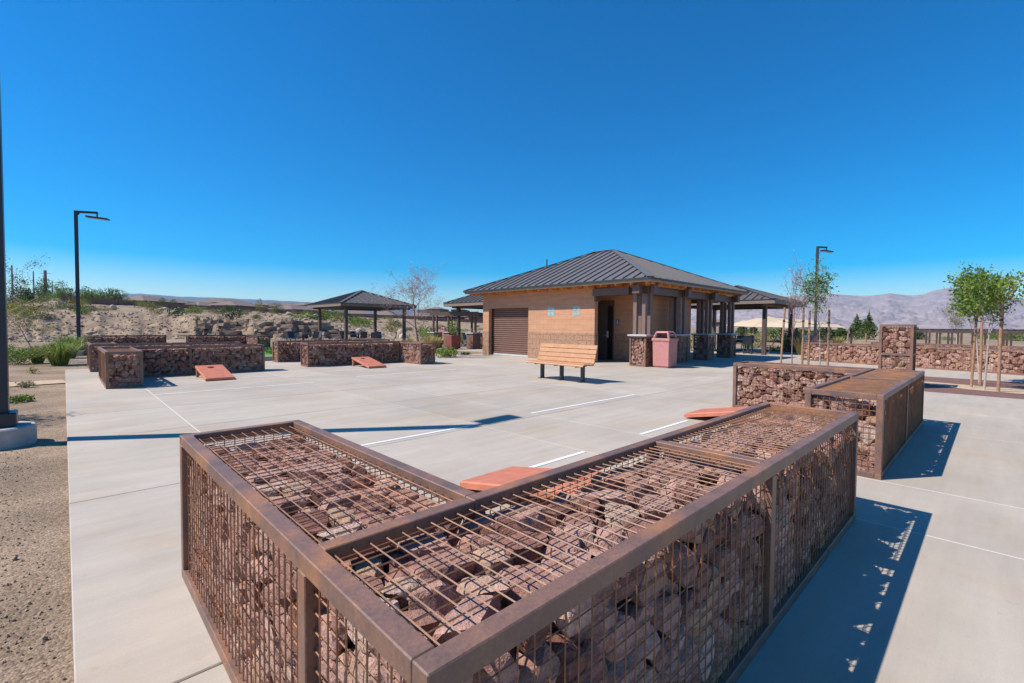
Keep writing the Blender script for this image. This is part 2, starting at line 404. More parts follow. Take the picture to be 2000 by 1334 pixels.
hills('mountain_range', [(1000, 628), (1150, 612), (1250, 604), (1330, 596), (1440, 588), (1560, 577), (1600, 575), (1625, 573), (1650, 576), (1668, 577), (1700, 577), (1735, 573), (1780, 577), (1800, 575), (1825, 566), (1845, 563), (1858, 562), (1872, 567), (1900, 571), (1960, 580), (2010, 586), (2150, 590), (2400, 604)], 1800, 9000, M['hill'], 85, 3.3, 2.2, 1.6, 3, 100)
hills('distant_mountains', [(-300, 590), (-200, 585), (-60, 578), (20, 580), (60, 573), (120, 577), (180, 578), (239, 574.5), (278, 573.5), (317, 577), (356, 579.5), (421, 581.5), (520, 586), (600, 590), (700, 598), (800, 603), (900, 608), (1050, 625)], 9000, 17000, M['hillfar'], 60, 9.1, 1.4, .5, 8, 20)

# ------------------------------------------------------------------ plaza
GX = [0, 1.2, 4.05, 5.2, 8.2, 10.4, 12.8, 13.45]
GY = [-9, 2.1, 4.76, 7.3, 9.3, 12.35, 15.3, 18.6]
def slabs(name, rects, z=0.0, th=.12):
    g = .0045; V = []; F = []; rn = []; rr = random.Random(5)
    for (x0, x1, y0, y1) in rects:
        b = len(V); x0 += g; x1 -= g; y0 += g; y1 -= g; e_ = .005
        V += [(x0, y0, z-th), (x1, y0, z-th), (x1, y1, z-th), (x0, y1, z-th), (x0, y0, z-e_), (x1, y0, z-e_), (x1, y1, z-e_), (x0, y1, z-e_), (x0+e_, y0+e_, z), (x1-e_, y0+e_, z), (x1-e_, y1-e_, z), (x0+e_, y1-e_, z)]
        for f in [(0, 1, 5, 4), (1, 2, 6, 5), (2, 3, 7, 6), (3, 0, 4, 7), (4, 5, 9, 8), (5, 6, 10, 9), (6, 7, 11, 10), (7, 4, 8, 11), (8, 9, 10, 11)]: F.append(tuple(b+i for i in f))
        rn += [rr.random()]*12
    o = mesh_np(name, np.array(V), np.array(F), M['concrete'], None, np.array(rn)); return tag(o, kind='structure')
rects = [(GX[i], GX[i+1], GY[j], GY[j+1]) for i in range(len(GX)-1) for j in range(len(GY)-1)]
# pavement round the building, behind the beds and under the pavilions
PX = [13.45, 16.0, 18.0, 20.5, 23.2]; PY = [4.2, 7.3, 9.3, 12.35, 15.3, 17.4]
rects += [(PX[i], PX[i+1], PY[j], PY[j+1]) for i in range(4) for j in range(5)]
rects += [(23.2, 26.5, 5.9, 9.3), (23.2, 26.5, 9.3, 13), (26.5, 31, 5.9, 9.3), (26.5, 31, 9.3, 13.5)]
rects += [(17.95, 20.6, y, y+2.6) for y in (-11.4, -8.8, -6.2, -3.6, -1.0, 1.6)]
rects += [(20.6, 23.2, 1.6, 4.2), (20.6, 23.2, -1.0, 1.6), (20.6, 23.2, -3.6, -1)]
slabs('plaza', rects)
slabs('pavilion_pads', [(16.2, 22.6, 18.4, 24.2), (12.4, 18.4, 28.4, 34.6)], -.01)
o = MB().box(0.003, 13.44, -9, 18.59, -.2, -.012).box(13.46, 23.19, 4.21, 17.39, -.2, -.013).box(17.96, 23.19, -11.3, 4.19, -.2, -.012).box(23.21, 31, 5.91, 13.4, -.2, -.014).build('joint_bed', M['joint']); tag(o, kind='structure')
j = MB()
for x in (1.2, 4.05, 5.2):
    j.box(x-.006, x+.006, (-9 if x > 2 else 2.1), (3.1 if x > 2 else 18.5), -.011, -.0015)
tag(j.build('joint_sealant', M['sealant']), kind='structure')
p = MB(); t = .05
for (x0, x1, y0, y1) in [(2.3, 4.04, 4.86, 4.91), (5.21, 8.19, 4.93, 4.98), (3.1, 4.02, 3.01, 3.06), (5.22, 6.5, 3.03, 3.08), (1.23, 4.2, 10.98, 11.03), (5.5, 8.75, 11.52, 11.57), (2.6, 4.2, 13.1, 13.15), (1.6, 2.4, 13.0, 13.05), (5.5, 6.8, 13.35, 13.4), (7.4, 8.8, 13.4, 13.45)]:
    p.box(x0, x1, y0, y1, .0015, .004)
tag(p.build('court_lines', M['paint']), kind='structure')
# planting bed with sand wash, right of the plaza
tag(MB().box(13.455, 17.945, -11, 4.19, -.3, -.015).build('gravel_bed', M['bedgravel']), kind='structure')
def strip(name, pts, wd, z, mat):
    V = []; F = []
    for i, p_ in enumerate(pts):
        d = (Vector(pts[min(i+1, len(pts)-1)])-Vector(pts[max(i-1, 0)])).normalized(); n = Vector((-d.y, d.x)); ww = wd*(1+.25*math.sin(i*1.7))
        q = Vector(p_); V += [(*(q+n*ww/2), z), (*(q-n*ww/2), z)]
        if i: b = 2*i; F.append((b-2, b-1, b+1, b))
    me = bpy.data.meshes.new(name); me.from_pydata(V, [], F); me.update()
    return tag(finish(name, me, mat, None), kind='structure')
strip('sand_wash', [(15.3, 3.9), (15.6, 2.8), (15.9, 1.8), (15.7, .9), (15.3, .2), (15.2, -.6), (15.6, -1.6), (16, -3), (15.4, -5)], 1.0, -.008, M['sand'])
strip('sand_path', [(-.01, 15.3), (-1.2, 15.2), (-2.6, 15.6), (-4, 16.4), (-6, 18)], .9, -.03, M['sand'])
tag(MB().box(3.2, 9.2, 19.3, 26.2, -.04, .01).build('turf_court', M['turf']), kind='structure')
tag(MB().box(3.1, 9.3, 19.1, 19.28, -.05, .14).box(3.1, 9.3, 26.22, 26.4, -.05, .16).box(3.0, 3.18, 19.3, 26.2, -.05, .14).box(9.22, 9.4, 19.3, 26.2, -.05, .14).build('court_curb', M['capstone']), kind='structure')

# ------------------------------------------------------------------ rocks and gabions
def ico(n):
    bm = bmesh.new(); bmesh.ops.create_icosphere(bm, subdivisions=n, radius=1); bm.verts.ensure_lookup_table()
    V = np.array([v.co[:] for v in bm.verts]); F = np.array([[v.index for v in f.verts] for f in bm.faces]); bm.free(); return V, F
def rock_set(level, n, seed):
    V0, F0 = ico(level); rg = np.random.default_rng(seed); out = []
    for _ in range(n):
        V = V0*1.0
        for k in range(rg.integers(8, 13)):
            nn = rg.normal(size=3); nn /= np.linalg.norm(nn); d = rg.uniform(.48, .82)
            dist = V@nn - d; V = V - np.outer(np.maximum(dist, 0)*.97, nn)
        if level >= 3:
            off = rg.uniform(0, 100)
            dn = np.array([noise.noise(Vector(p*2.6)+Vector((off, 0, 0)))*.045+noise.noise(Vector(p*7)+Vector((off, 5, 0)))*.03 for p in V])
            V = V*(1+dn[:, None])
        V *= np.array([1.15, rg.uniform(.78, 1), rg.uniform(.62, .85)]); out.append(V)
    return out, F0
ROCKS = {3: rock_set(3, 18, 1), 2: rock_set(2, 16, 2), 1: rock_set(1, 12, 3)}
def rand_rot(rg):
    q = rg.normal(size=4); q /= np.linalg.norm(q); a, b, c, d = q
    return np.array([[1-2*(c*c+d*d), 2*(b*c-a*d), 2*(b*d+a*c)], [2*(b*c+a*d), 1-2*(b*b+d*d), 2*(c*d-a*b)], [2*(b*d-a*c), 2*(c*d+a*b), 1-2*(b*b+c*c)]])
def pack(box, rmin, rmax, rg, fill=.72, iters=45):
    lo = np.array(box[0::2], float); hi = np.array(box[1::2], float)
    vol = np.prod(hi-lo); mr = (rmin+rmax)/2; n = int(vol*fill/(4/3*math.pi*mr**3*1.05))
    r = rg.uniform(rmin, rmax, n); p = rg.uniform(lo, hi, (n, 3))
    for it in range(iters):
        d = p[:, None]-p[None]; L = np.sqrt((d**2).sum(-1))+1e-9; ov = (r[:, None]+r[None])*.96-L; np.fill_diagonal(ov, 0); ov = np.maximum(ov, 0)
        p += (d/L[..., None]*ov[..., None]).sum(1)*.33; p[:, 2] -= .002
        p = np.clip(p, lo+r[:, None]*.66, np.maximum(hi-r[:, None]*.66, lo+r[:, None]*.66))
    return p, r
def rocks_for(box, level, rmin, rmax, seed, topvar=.05, fill=.92):
    """list of (verts, faces, rnd, centre) clamped into the basket"""
    rg = np.random.default_rng(seed); P, Rr = pack(box, rmin, rmax, rg, fill); VS, F = ROCKS[level]; out = []
    lo = np.array(box[0::2], float); hi = np.array(box[1::2], float)
    for p_, r in zip(P, Rr):
        V = VS[rg.integers(len(VS))]@rand_rot(rg).T*r*1.36+p_
        top = hi[2]-topvar*(.5+.5*noise.noise(Vector((p_[0]*3.1, p_[1]*3.1, seed))))
        V = np.clip(V, lo+rg.uniform(0, .006, 3), [hi[0]-rg.uniform(0, .006), hi[1]-rg.uniform(0, .006), max(top, p_[2]+.02)])
        out.append((V, F, rg.random(), p_))
    return out
def emit_rocks(rocks, parent, nind):
    # the rocks nearest to the viewer and the outer faces are parts of their own, the rest is one fill
    if nind:
        rocks = sorted(rocks, key=lambda q: (q[3][0]**2+q[3][1]**2+(q[3][2]-CAMZ)**2)-.9*q[3][2])
        for V, F, rn, c in rocks[:nind]: mesh_np('rock', V, F, M['rock'], parent, np.full(len(V), rn))
        rocks = rocks[nind:]
    Vs = []; Fs = []; rs = []; b = 0
    for V, F, rn, c in rocks: Vs.append(V); Fs.append(F+b); rs.append(np.full(len(V), rn)); b += len(V)
    if Vs: tag(mesh_np('rock_fill', np.concatenate(Vs), np.concatenate(Fs), M['rock'], parent, np.concatenate(rs)), kind='stuff')
def wires(u0, u1, v0, v1, f, f2, step=.0508, r=.0026):
    """two crossing layers of wire; f(u,v,k) -> point; k: 0 upper layer, 1 lower layer"""
    s = MB(); n = max(1, int(round((u1-u0)/step)))
    for i in range(1, n):
        u = u0+(u1-u0)*i/n; s.tube([f(u, v0, 0), f(u, v1, 0)], r, 4, False)
    n = max(1, int(round((v1-v0)/step)))
    for i in range(1, n):
        v = v0+(v1-v0)*i/n; s.tube([f(u0, v, 1), f(u1, v, 1)], r, 4, False)
    return s
def vface(a, b, z0, z1, inx, iny, step=.0508):
    """vertical wire panel from a to b, inset direction (inx,iny)"""
    a = Vector(a); b = Vector(b); L = (b-a).length; d = (b-a)/L
    def f(u, v, k): q = a+d*u+Vector((inx, iny))*(.018+.0055*k); return (q.x, q.y, v)
    return wires(0, L, z0, z1, f, None, step)
def hface(x0, x1, y0, y1, z, long_x, step=.0508):
    def f(u, v, k): return (u, v, z-.0055*k) if not long_x else (v, u, z-.0055*k)
    return wires(x0, x1, y0, y1, f, None, step) if not long_x else wires(y0, y1, x0, x1, f, None, step)
H = .762; TT = .052
def gabion_L(label, ox, oy, sx, sy, b, a, w_=.61, level=2, nind=0, seed=1, rr=(.055, .088), wstep=.0508, bars=None, mat='rust', group='rock filled wire gabion benches'):
    """corner at (ox,oy); arm of length b along sx*x, arm of length a along sy*y"""
    root = thing('gabion_wall', label, 'gabion', (ox, oy, 0), group)
    X = lambda x: ox+sx*x
    Y = lambda y: oy+sy*y
    t = TT; s = MB()
    def B(x0, x1, y0, y1, z0, z1): s.box(X(x0), X(x1), Y(y0), Y(y1), z0, z1)
    bars = bars if bars is not None else [b/2]
    for z0, z1 in ((H-t, H), (0, t)):
        B(0, b, 0, t, z0, z1); B(b-t, b, t, w_-t, z0, z1); B(w_-t, b, w_-t, w_, z0, z1); B(w_-t, w_, w_, a-t, z0, z1); B(t, w_, a-t, a, z0, z1); B(0, t, t, a, z0, z1)
    B(t, w_-t, w_-t, w_, H-t, H-.002)
    for q in bars: B(q-t/2, q+t/2, t, w_-t, H-t, H-.002)
    posts = [(0, 0), (b-t, 0), (b-t, w_-t), (w_-t, w_-t), (w_-t, a-t), (0, a-t), (0, w_-t)]+[(q-t/2, 0) for q in bars]+[(q-t/2, w_-t) for q in bars]+([(0, a*.72)] if False else [])
    for (x, y) in posts:
        iy = .002 if (x, y) in [(q-t/2, 0) for q in bars] else 0
        B(x, x+t, y+iy, y+t, t, H-t)
    s.build('steel_frame', M[mat], root, bevel=.003 if level == 3 else 0)
    def panel(mb): mb.build('wire_panel', M['wire'], root)
    z0, z1 = t, H-t
    fx = lambda x, y: (X(x), Y(y))
    edges = [0]+bars+[b]
    for i in range(len(edges)-1):
        xa, xb = edges[i], edges[i+1]
        panel(vface(fx(xa+t/2, 0), fx(xb-t/2, 0), z0, z1, 0, sy, wstep))
        panel(hface(min(X(max(xa, t/2)), X(xb)), max(X(max(xa, t/2)), X(xb)), min(Y(t/2), Y(w_-t/2)), max(Y(t/2), Y(w_-t/2)), H-.022, False, wstep))
        if xb > w_: panel(vface(fx(max(xa, w_-t), w_), fx(xb-t/2, w_), z0, z1, 0, -sy, wstep))
    panel(vface(fx(b, t), fx(b, w_-t), z0, z1, -sx, 0, wstep))
    panel(vface(fx(w_, w_), fx(w_, a-t), z0, z1, -sx, 0, wstep))
    panel(vface(fx(t, a), fx(w_-t, a), z0, z1, 0, -sy, wstep))
    panel(vface(fx(0, t), fx(0, w_-t), z0, z1, sx, 0, wstep)); panel(vface(fx(0, w_), fx(0, a-t), z0, z1, sx, 0, wstep))
    panel(hface(min(X(t/2), X(w_-t/2)), max(X(t/2), X(w_-t/2)), min(Y(w_-t/2), Y(a-t/2)), max(Y(w_-t/2), Y(a-t/2)), H-.022, False, wstep))
    g = .028
    def bx(x0, x1, y0, y1): return (min(X(x0), X(x1)), max(X(x0), X(x1)), min(Y(y0), Y(y1)), max(Y(y0), Y(y1)), .015, H-.042)
    rk = rocks_for(bx(g, b-g, g, w_-g), level, *rr, seed, .06)+rocks_for(bx(g, w_-g, w_-g-.03, a-g), level, *rr, seed+50, .07)
    emit_rocks(rk, root, nind)
    return root
def gabion_box(label, x0, x1, y0, y1, h, level=2, nind=0, seed=1, rr=(.055, .088), wstep=.0508, bars=(), hbars=(), mat='rust', group=None, rot=0, name='gabion_wall', cat='gabion', cap=None, rows=None):
    cx, cy = (x0+x1)/2, (y0+y1)/2; root = thing(name, label, cat, (cx, cy, 0), group)
    t = TT; s = MB()
    for z0, z1 in ((h-t, h), (0, t)):
        s.box(x0, x1, y0, y0+t, z0, z1).box(x0, x1, y1-t, y1, z0, z1).box(x0, x0+t, y0+t, y1-t, z0, z1).box(x1-t, x1, y0+t, y1-t, z0, z1)
    for zz in hbars: s.box(x0+.002, x1-.002, y0+.002, y0+t, zz-t/2, zz+t/2).box(x0+.002, x1-.002, y1-t, y1-.002, zz-t/2, zz+t/2).box(x0+.002, x0+t, y0+t, y1-t, zz-t/2, zz+t/2).box(x1-t, x1-.002, y0+t, y1-t, zz-t/2, zz+t/2)
    zs = [t]+[v for q in hbars for v in (q-t/2, q+t/2)]+[h-t]
    longx = (x1-x0) > (y1-y0)
    P = [(x0, y0), (x1-t, y0), (x1-t, y1-t), (x0, y1-t)]
    for q in bars:
        P += [(q-t/2, y0+.002), (q-t/2, y1-t-.002)] if longx else [(x0+.002, q-t/2), (x1-t-.002, q-t/2)]
        s.box(q-t/2, q+t/2, y0+t, y1-t, h-t, h-.002) if longx else s.box(x0+t, x1-t, q-t/2, q+t/2, h-t, h-.002)
    for (x, y) in P:
        for k in range(0, len(zs), 2): s.box(x, x+t, y, y+t, zs[k], zs[k+1])
    s.build('steel_frame', M[mat], root)
    for k in range(0, len(zs), 2):
        za, zb = zs[k], zs[k+1]
        vface((x0+t, y0), (x1-t, y0), za, zb, 0, 1, wstep).build('wire_panel', M['wire'], root)
        vface((x0+t, y1), (x1-t, y1), za, zb, 0, -1, wstep).build('wire_panel', M['wire'], root)
        vface((x0, y0+t), (x0, y1-t), za, zb, 1, 0, wstep).build('wire_panel', M['wire'], root)
        vface((x1, y0+t), (x1, y1-t), za, zb, -1, 0, wstep).build('wire_panel', M['wire'], root)
    if cap is None: hface(x0+t/2, x1-t/2, y0+t/2, y1-t/2, h-.022, False, wstep).build('wire_panel', M['wire'], root)
    g = .028
    emit_rocks(rocks_for((x0+g, x1-g, y0+g, y1-g, .015, h-.04), level, *rr, seed, .06), root, nind)
    if cap is not None:
        MB().box(x0-.06, x1+.06, y0-.06, y1+.06, h+.001, h+.001+cap).build('cap_slab', M['capstone'], root, bevel=.008)
    if rot: root.rotation_euler.z = rot
    return root
gabion_L('large L shaped gabion bench of rusty wire and pink rock filling the foreground', .43, .643, 1, 1, 3.58, 2.335, level=3, nind=100, seed=11, rr=(.045, .084))
gabion_L('L shaped gabion right of the foreground one, its corner turned away from the court', 8.74, .663, -1, 1, 3.51, 2.38, level=3, nind=60, seed=21, rr=(.046, .078))
gabion_L('low L shaped gabion at the left edge of the plaza with a short arm pointing at the viewer', .596, 15.36, 1, -1, 3.61, 2.76, level=2, nind=0, seed=31)
gabion_L('L shaped gabion behind the right hand orange board, short arm towards the viewer', 9.47, 15.76, -1, -1, 3.9, 2.02, level=2, seed=41)
gabion_L('gabion just behind the left one, mostly hidden by it', .5, 17.25, 1, 1, 3.7, 2.2, level=1, seed=51, wstep=.06)
gabion_L('gabion behind the one with the right hand board, next to the green turf', 9.9, 17.7, -1, 1, 4.43, 2.2, level=1, seed=61, wstep=.06)
gabion_L('farthest left gabion, dark against the rocky slope', .6, 29.9, 1, -1, 3.15, 2.9, level=1, seed=71, wstep=.08, mat='rustdark')
gabion_L('farthest gabion left of the pavilion, dark beyond the turf court', 7.75, 29.1, -1, -1, 3.2, 2.9, level=1, seed=81, wstep=.08, mat='rustdark')
gabion_box('tall square gabion pillar with a steel band across its middle', 14.0, 14.62, 1.28, 1.9, 1.46, 2, 0, 91, hbars=(.76,))
# long retaining gabion on the right
def slant_gabion(label, A, Bp, wd, h, seed, level, step, bars):
    A = Vector(A); Bp = Vector(Bp); L = (Bp-A).length; ang = math.atan2(Bp.y-A.y, Bp.x-A.x)
    r = gabion_box(label, 0, L, 0, wd, h, level, 0, seed, wstep=step, bars=bars, group='long gabion walls on the right', rr=(.06, .1))
    # geometry was made round the box centre: place that centre
    c = Vector((L/2, wd/2)); rot = Matrix.Rotation(ang, 2); p_ = A+rot@c
    r.location = (p_.x, p_.y, 0); r.rotation_euler.z = ang
    return r
slant_gabion('long gabion wall along the right pavement behind the stakes', (20.1, -3.6), (23.2, 5.5), .6, H, 101, 2, .06, (1.9, 4.1, 6.3, 8.2))
slant_gabion('second gabion wall just behind the long one on the right', (22.1, -4.2), (25.3, 3.4), .6, H+.03, 111, 1, .08, (2, 4, 6))

# ------------------------------------------------------------------ cornhole boards
def board(label, x0, ylow, sy):
    """x0..x0+.61, low edge at ylow, rising along sy"""
    root = thing('cornhole_board', label, 'game board', (x0+.305, ylow+sy*.61, 0), 'orange cornhole boards')
    Lb, Wb, th = 1.22, .61, .058; ang = math.atan2(.30-.07, Lb)
    def T(u, v, wz):     # u across, v along the slope, wz above the slab underside
        return (x0+u, ylow+sy*(v*math.cos(ang)-(wz)*math.sin(ang)), .012+v*math.sin(ang)+wz*math.cos(ang))
    n = 32; hc = (Wb/2, Lb-.229); hr = .08; V = []; F = []; e_ = .012
    def ringpt(k):
        t = 2*math.pi*k/n; c, s_ = math.cos(t), math.sin(t); return c, s_
    for wz, inset in ((0, 0), (th-e_, 0), (th, e_)):
        for k in range(n):
            c, s_ = ringpt(k)
            x1, x2, y1, y2 = inset, Wb-inset, inset, Lb-inset
            tt = min([((x2-hc[0])/c if c > 1e-9 else (x1-hc[0])/c if c < -1e-9 else 1e9), ((y2-hc[1])/s_ if s_ > 1e-9 else (y1-hc[1])/s_ if s_ < -1e-9 else 1e9)])
            V.append(T(hc[0]+c*tt, hc[1]+s_*tt, wz))
    # snap nearest ring points to the rectangle corners
    for li, (wz, inset) in enumerate(((0, 0), (th-e_, 0), (th, e_))):
        for cx_, cy_ in ((inset, inset), (Wb-inset, inset), (Wb-inset, Lb-inset), (inset, Lb-inset)):
            q = Vector(T(cx_, cy_, wz)); k = min(range(n), key=lambda i: (Vector(V[li*n+i])-q).length); V[li*n+k] = tuple(q)
    for wz in (th, 0):
        for k in range(n):
            c, s_ = ringpt(k); V.append(T(hc[0]+c*hr, hc[1]+s_*hr, wz))
    for k in range(n):
        k2 = (k+1) % n
        F += [(k, k2, n+k2, n+k), (n+k, n+k2, 2*n+k2, 2*n+k), (2*n+k, 2*n+k2, 3*n+k2, 3*n+k), (3*n+k, 3*n+k2, 4*n+k2, 4*n+k), (4*n+k, 4*n+k2, k2, k)]
    me = bpy.data.meshes.new('board_top'); me.from_pydata(V, [], F); me.update()
    bm = bmesh.new(); bm.from_mesh(me); bmesh.ops.recalc_face_normals(bm, faces=bm.faces); bm.to_mesh(me); bm.free()
    finish('board_top', me, M['terra'], root)
    for u in (.015, Wb-.065):
        y2 = ylow+sy*(Lb-.10)*math.cos(ang); zt_ = .012+(Lb-.1)*math.sin(ang)-.003
        MB().box(x0+u, x0+u+.05, y2, y2+sy*.07, .0, zt_).build('leg', M['boardleg'], root)
    MB().box(x0+.066, x0+Wb-.066, ylow+sy*1.10, ylow+sy*1.13, .12, .19).build('cross_bar', M['boardleg'], root)
    return root
board('orange cornhole board in front of the left gabion', 2.37, 12.82, 1)
board('orange cornhole board in front of the middle gabion', 6.79, 13.45, 1)
board('orange cornhole board close behind the foreground gabion, seen partly through its wire', 2.33, 3.02, -1)
board('orange cornhole board half hidden behind the far arm of the foreground gabion', 6.62, 3.16, -1)

# ------------------------------------------------------------------ bench
def bench():
    root = thing('park_bench', 'wooden slat park bench with dark legs in front of the building', 'bench', (9.05, 7.56, 0))
    y0, y1 = 6.64, 8.49; x = 9.05
    def slat(xa, za, xb, zb, th=.038):
        s = MB(); a_ = Vector((xa, 0, za)); b_ = Vector((xb, 0, zb)); d = (b_-a_).normalized(); n = Vector((-d.z, 0, d.x))*th
        s.hexa([(a_.x, y0, a_.z), (b_.x, y0, b_.z), (b_.x, y1, b_.z), (a_.x, y1, a_.z)] + [(p_.x+n.x, yy, p_.z+n.z) for p_, yy in ((a_, y0), (b_, y0), (b_, y1), (a_, y1))])
        s.build('slat', M['benchslat'], root, bevel=.006)
    slat(x-.30, .43, x-.165, .425); slat(x-.155, .424, x-.03, .415); slat(x-.02, .414, x+.10, .42); slat(x-.335, .395, x-.305, .43, .03)
    bx, bz = x+.125, .455
    for k in range(4): slat(bx+k*.035, bz+k*.112, bx+k*.035+.031, bz+k*.112+.100, .036)
    for yy in (6.90, 7.56, 8.22):
        MB().box(x-.055, x+.045, yy-.03, yy+.03, .012, .40).build('leg', M['darkmetal'], root)
        MB().box(x-.13, x+.09, yy-.055, yy+.055, .0, .0115).build('foot_plate', M['darkmetal'], root)
        MB().box(x-.29, x+.12, yy-.02, yy+.02, .375, .412).bar((x+.14, yy, .40), (x+.285, yy, .86), .03, .04).build('slat_bracket', M['darkmetal'], root)
bench()

# ------------------------------------------------------------------ litter bins
def bin_(label, x0, y0, s=.61, top=1.22, liner=True, rz=0, z=0):
    cx, cy = x0+s/2, y0+s/2
    root = thing('litter_bin', label, 'trash can', (cx, cy, z), 'pink litter bins')
    def fr(b0, b1, z0, z1, mb): mb.hexa([(cx-b0, cy-b0, z0+z), (cx+b0, cy-b0, z0+z), (cx+b0, cy+b0, z0+z), (cx-b0, cy+b0, z0+z), (cx-b1, cy-b1, z1+z), (cx+b1, cy-b1, z1+z), (cx+b1, cy+b1, z1+z), (cx-b1, cy+b1, z1+z)])
    h = s/2; k = top/1.22
    b = MB(); fr(h-.05, h-.045, 0, .045*k, b); fr(h-.022, h-.006, .045*k, .88*k, b); b.build('body', M['pink'], root, bevel=.012)
    b = MB(); fr(h-.005, h+.022, .865*k, .91*k, b); fr(h+.022, h+.018, .91*k, .985*k, b); b.build('rim', M['pink'], root, bevel=.01)
    # hood: four leaning corner posts, a roof and a thin sill on each side
    b = MB(); zb, zt = .985*k, 1.17*k; w0, w1 = h-.01, h-.07
    for sx in (-1, 1):
        for sy in (-1, 1):
            c0 = (cx+sx*(w0-.03), cy+sy*(w0-.03), zb+z); c1 = (cx+sx*(w1-.03), cy+sy*(w1-.03), zt+z)
            b.bar(c0, c1, .06, .06)
    fr(w1+.005, w1-.03, 1.16*k, 1.22*k, b); b.build('hood', M['pink'], root, bevel=.008)
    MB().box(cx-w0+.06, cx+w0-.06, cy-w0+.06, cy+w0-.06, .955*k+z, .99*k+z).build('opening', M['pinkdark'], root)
    if liner: MB().box(cx-.02, cx+.05, cy-.03, cy+.02, .99*k+z, 1.155*k+z).build('liner_bag', M['liner'], root)
    root.rotation_euler.z = rz
    return root
bin_('pink square litter bin with hood beside the first porch pillar', 14.31, 7.40)
q = ray(1592, 640, 24.6); bin_('pink litter bin behind the long gabion wall beyond the staked trees', q.x, q.y, liner=False)
q = ray(867, 640, 34); bin_('small faraway pink bin beside the pergola pier', q.x, q.y, liner=False)

# ------------------------------------------------------------------ building
def hip_roof(root, x0, x1, y0, y1, ze, zr, seam=.41, mat='roofmetal', sub=True, ft=.05, name='roof'):
    W_ = x1-x0; L_ = y1-y0; hw = min(W_, L_)/2
    if L_ >= W_: r0 = (x0+hw, y0+hw, zr); r1 = (x0+hw, y1-hw, zr)
    else: r0 = (x0+hw, y0+hw, zr); r1 = (x1-hw, y0+hw, zr)
    z = ze
    V = [(x0, y0, z), (x1, y0, z), (x1, y1, z), (x0, y1, z), r0, r1, (x0, y0, z-.03), (x1, y0, z-.03), (x1, y1, z-.03), (x0, y1, z-.03)]
    if L_ >= W_: F = [(0, 1, 4), (1, 2, 5, 4), (2, 3, 5), (3, 0, 4, 5)]
    else: F = [(0, 1, 5, 4), (1, 2, 5), (2, 3, 4, 5), (3, 0, 4)]
    F += [(6, 7, 1, 0), (7, 8, 2, 1), (8, 9, 3, 2), (9, 6, 0, 3), (9, 8, 7, 6)]
    s = MB(); s.add(V, F); slope = (zr-ze)/hw; up = .05
    def hgt(x, y): return ze+slope*min(x-x0, x1-x, y-y0, y1-y, hw)
    k = y0+seam*.6
    while k < y1-.1:       # faces towards -x and +x
        run = min(k-y0, y1-k, hw)
        for xa, sg in ((x0, 1), (x1, -1)):
            s.bar((xa, k, ze+up/2), (xa+sg*run, k, ze+slope*run+up/2), .034, up)
        k += seam
    k = x0+seam*.6
    while k < x1-.1:
        run = min(k-x0, x1-k, hw)
        for ya, sg in ((y0, 1), (y1, -1)):
            s.bar((k, ya, ze+up/2), (k, ya+sg*run, ze+slope*run+up/2), .034, up)
        k += seam
    rf = s.build(name, M[mat], root)
    s = MB()
    for c, r in (((x0, y0, ze), r0), ((x1, y0, ze), r0 if L_ >= W_ else r1), ((x1, y1, ze), r1), ((x0, y1, ze), r1 if L_ >= W_ else r0)):
        s.bar(Vector(c)+Vector((0, 0, .03)), Vector(r)+Vector((0, 0, .045)), .20, .02)
    if abs(L_-W_) > .3: s.bar(Vector(r0)+Vector((0, 0, .045)), Vector(r1)+Vector((0, 0, .045)), .22, .02)
    s.build('ridge_cap', M[mat], rf)
    s = MB(); e_ = .012
    s.box(x0-e_, x0+.02, y0-e_, y1+e_, ze-ft, ze+.012).box(x1-.02, x1+e_, y0-e_, y1+e_, ze-ft, ze+.012).box(x0+.02, x1-.02, y0-e_, y0+.02, ze-ft, ze+.012).box(x0+.02, x1-.02, y1-.02, y1+e_, ze-ft, ze+.012)
    s.build('drip_edge', M['flashing'], rf)
    return rf
FX = 14.4; DXW = 16.0; YS = 9.07
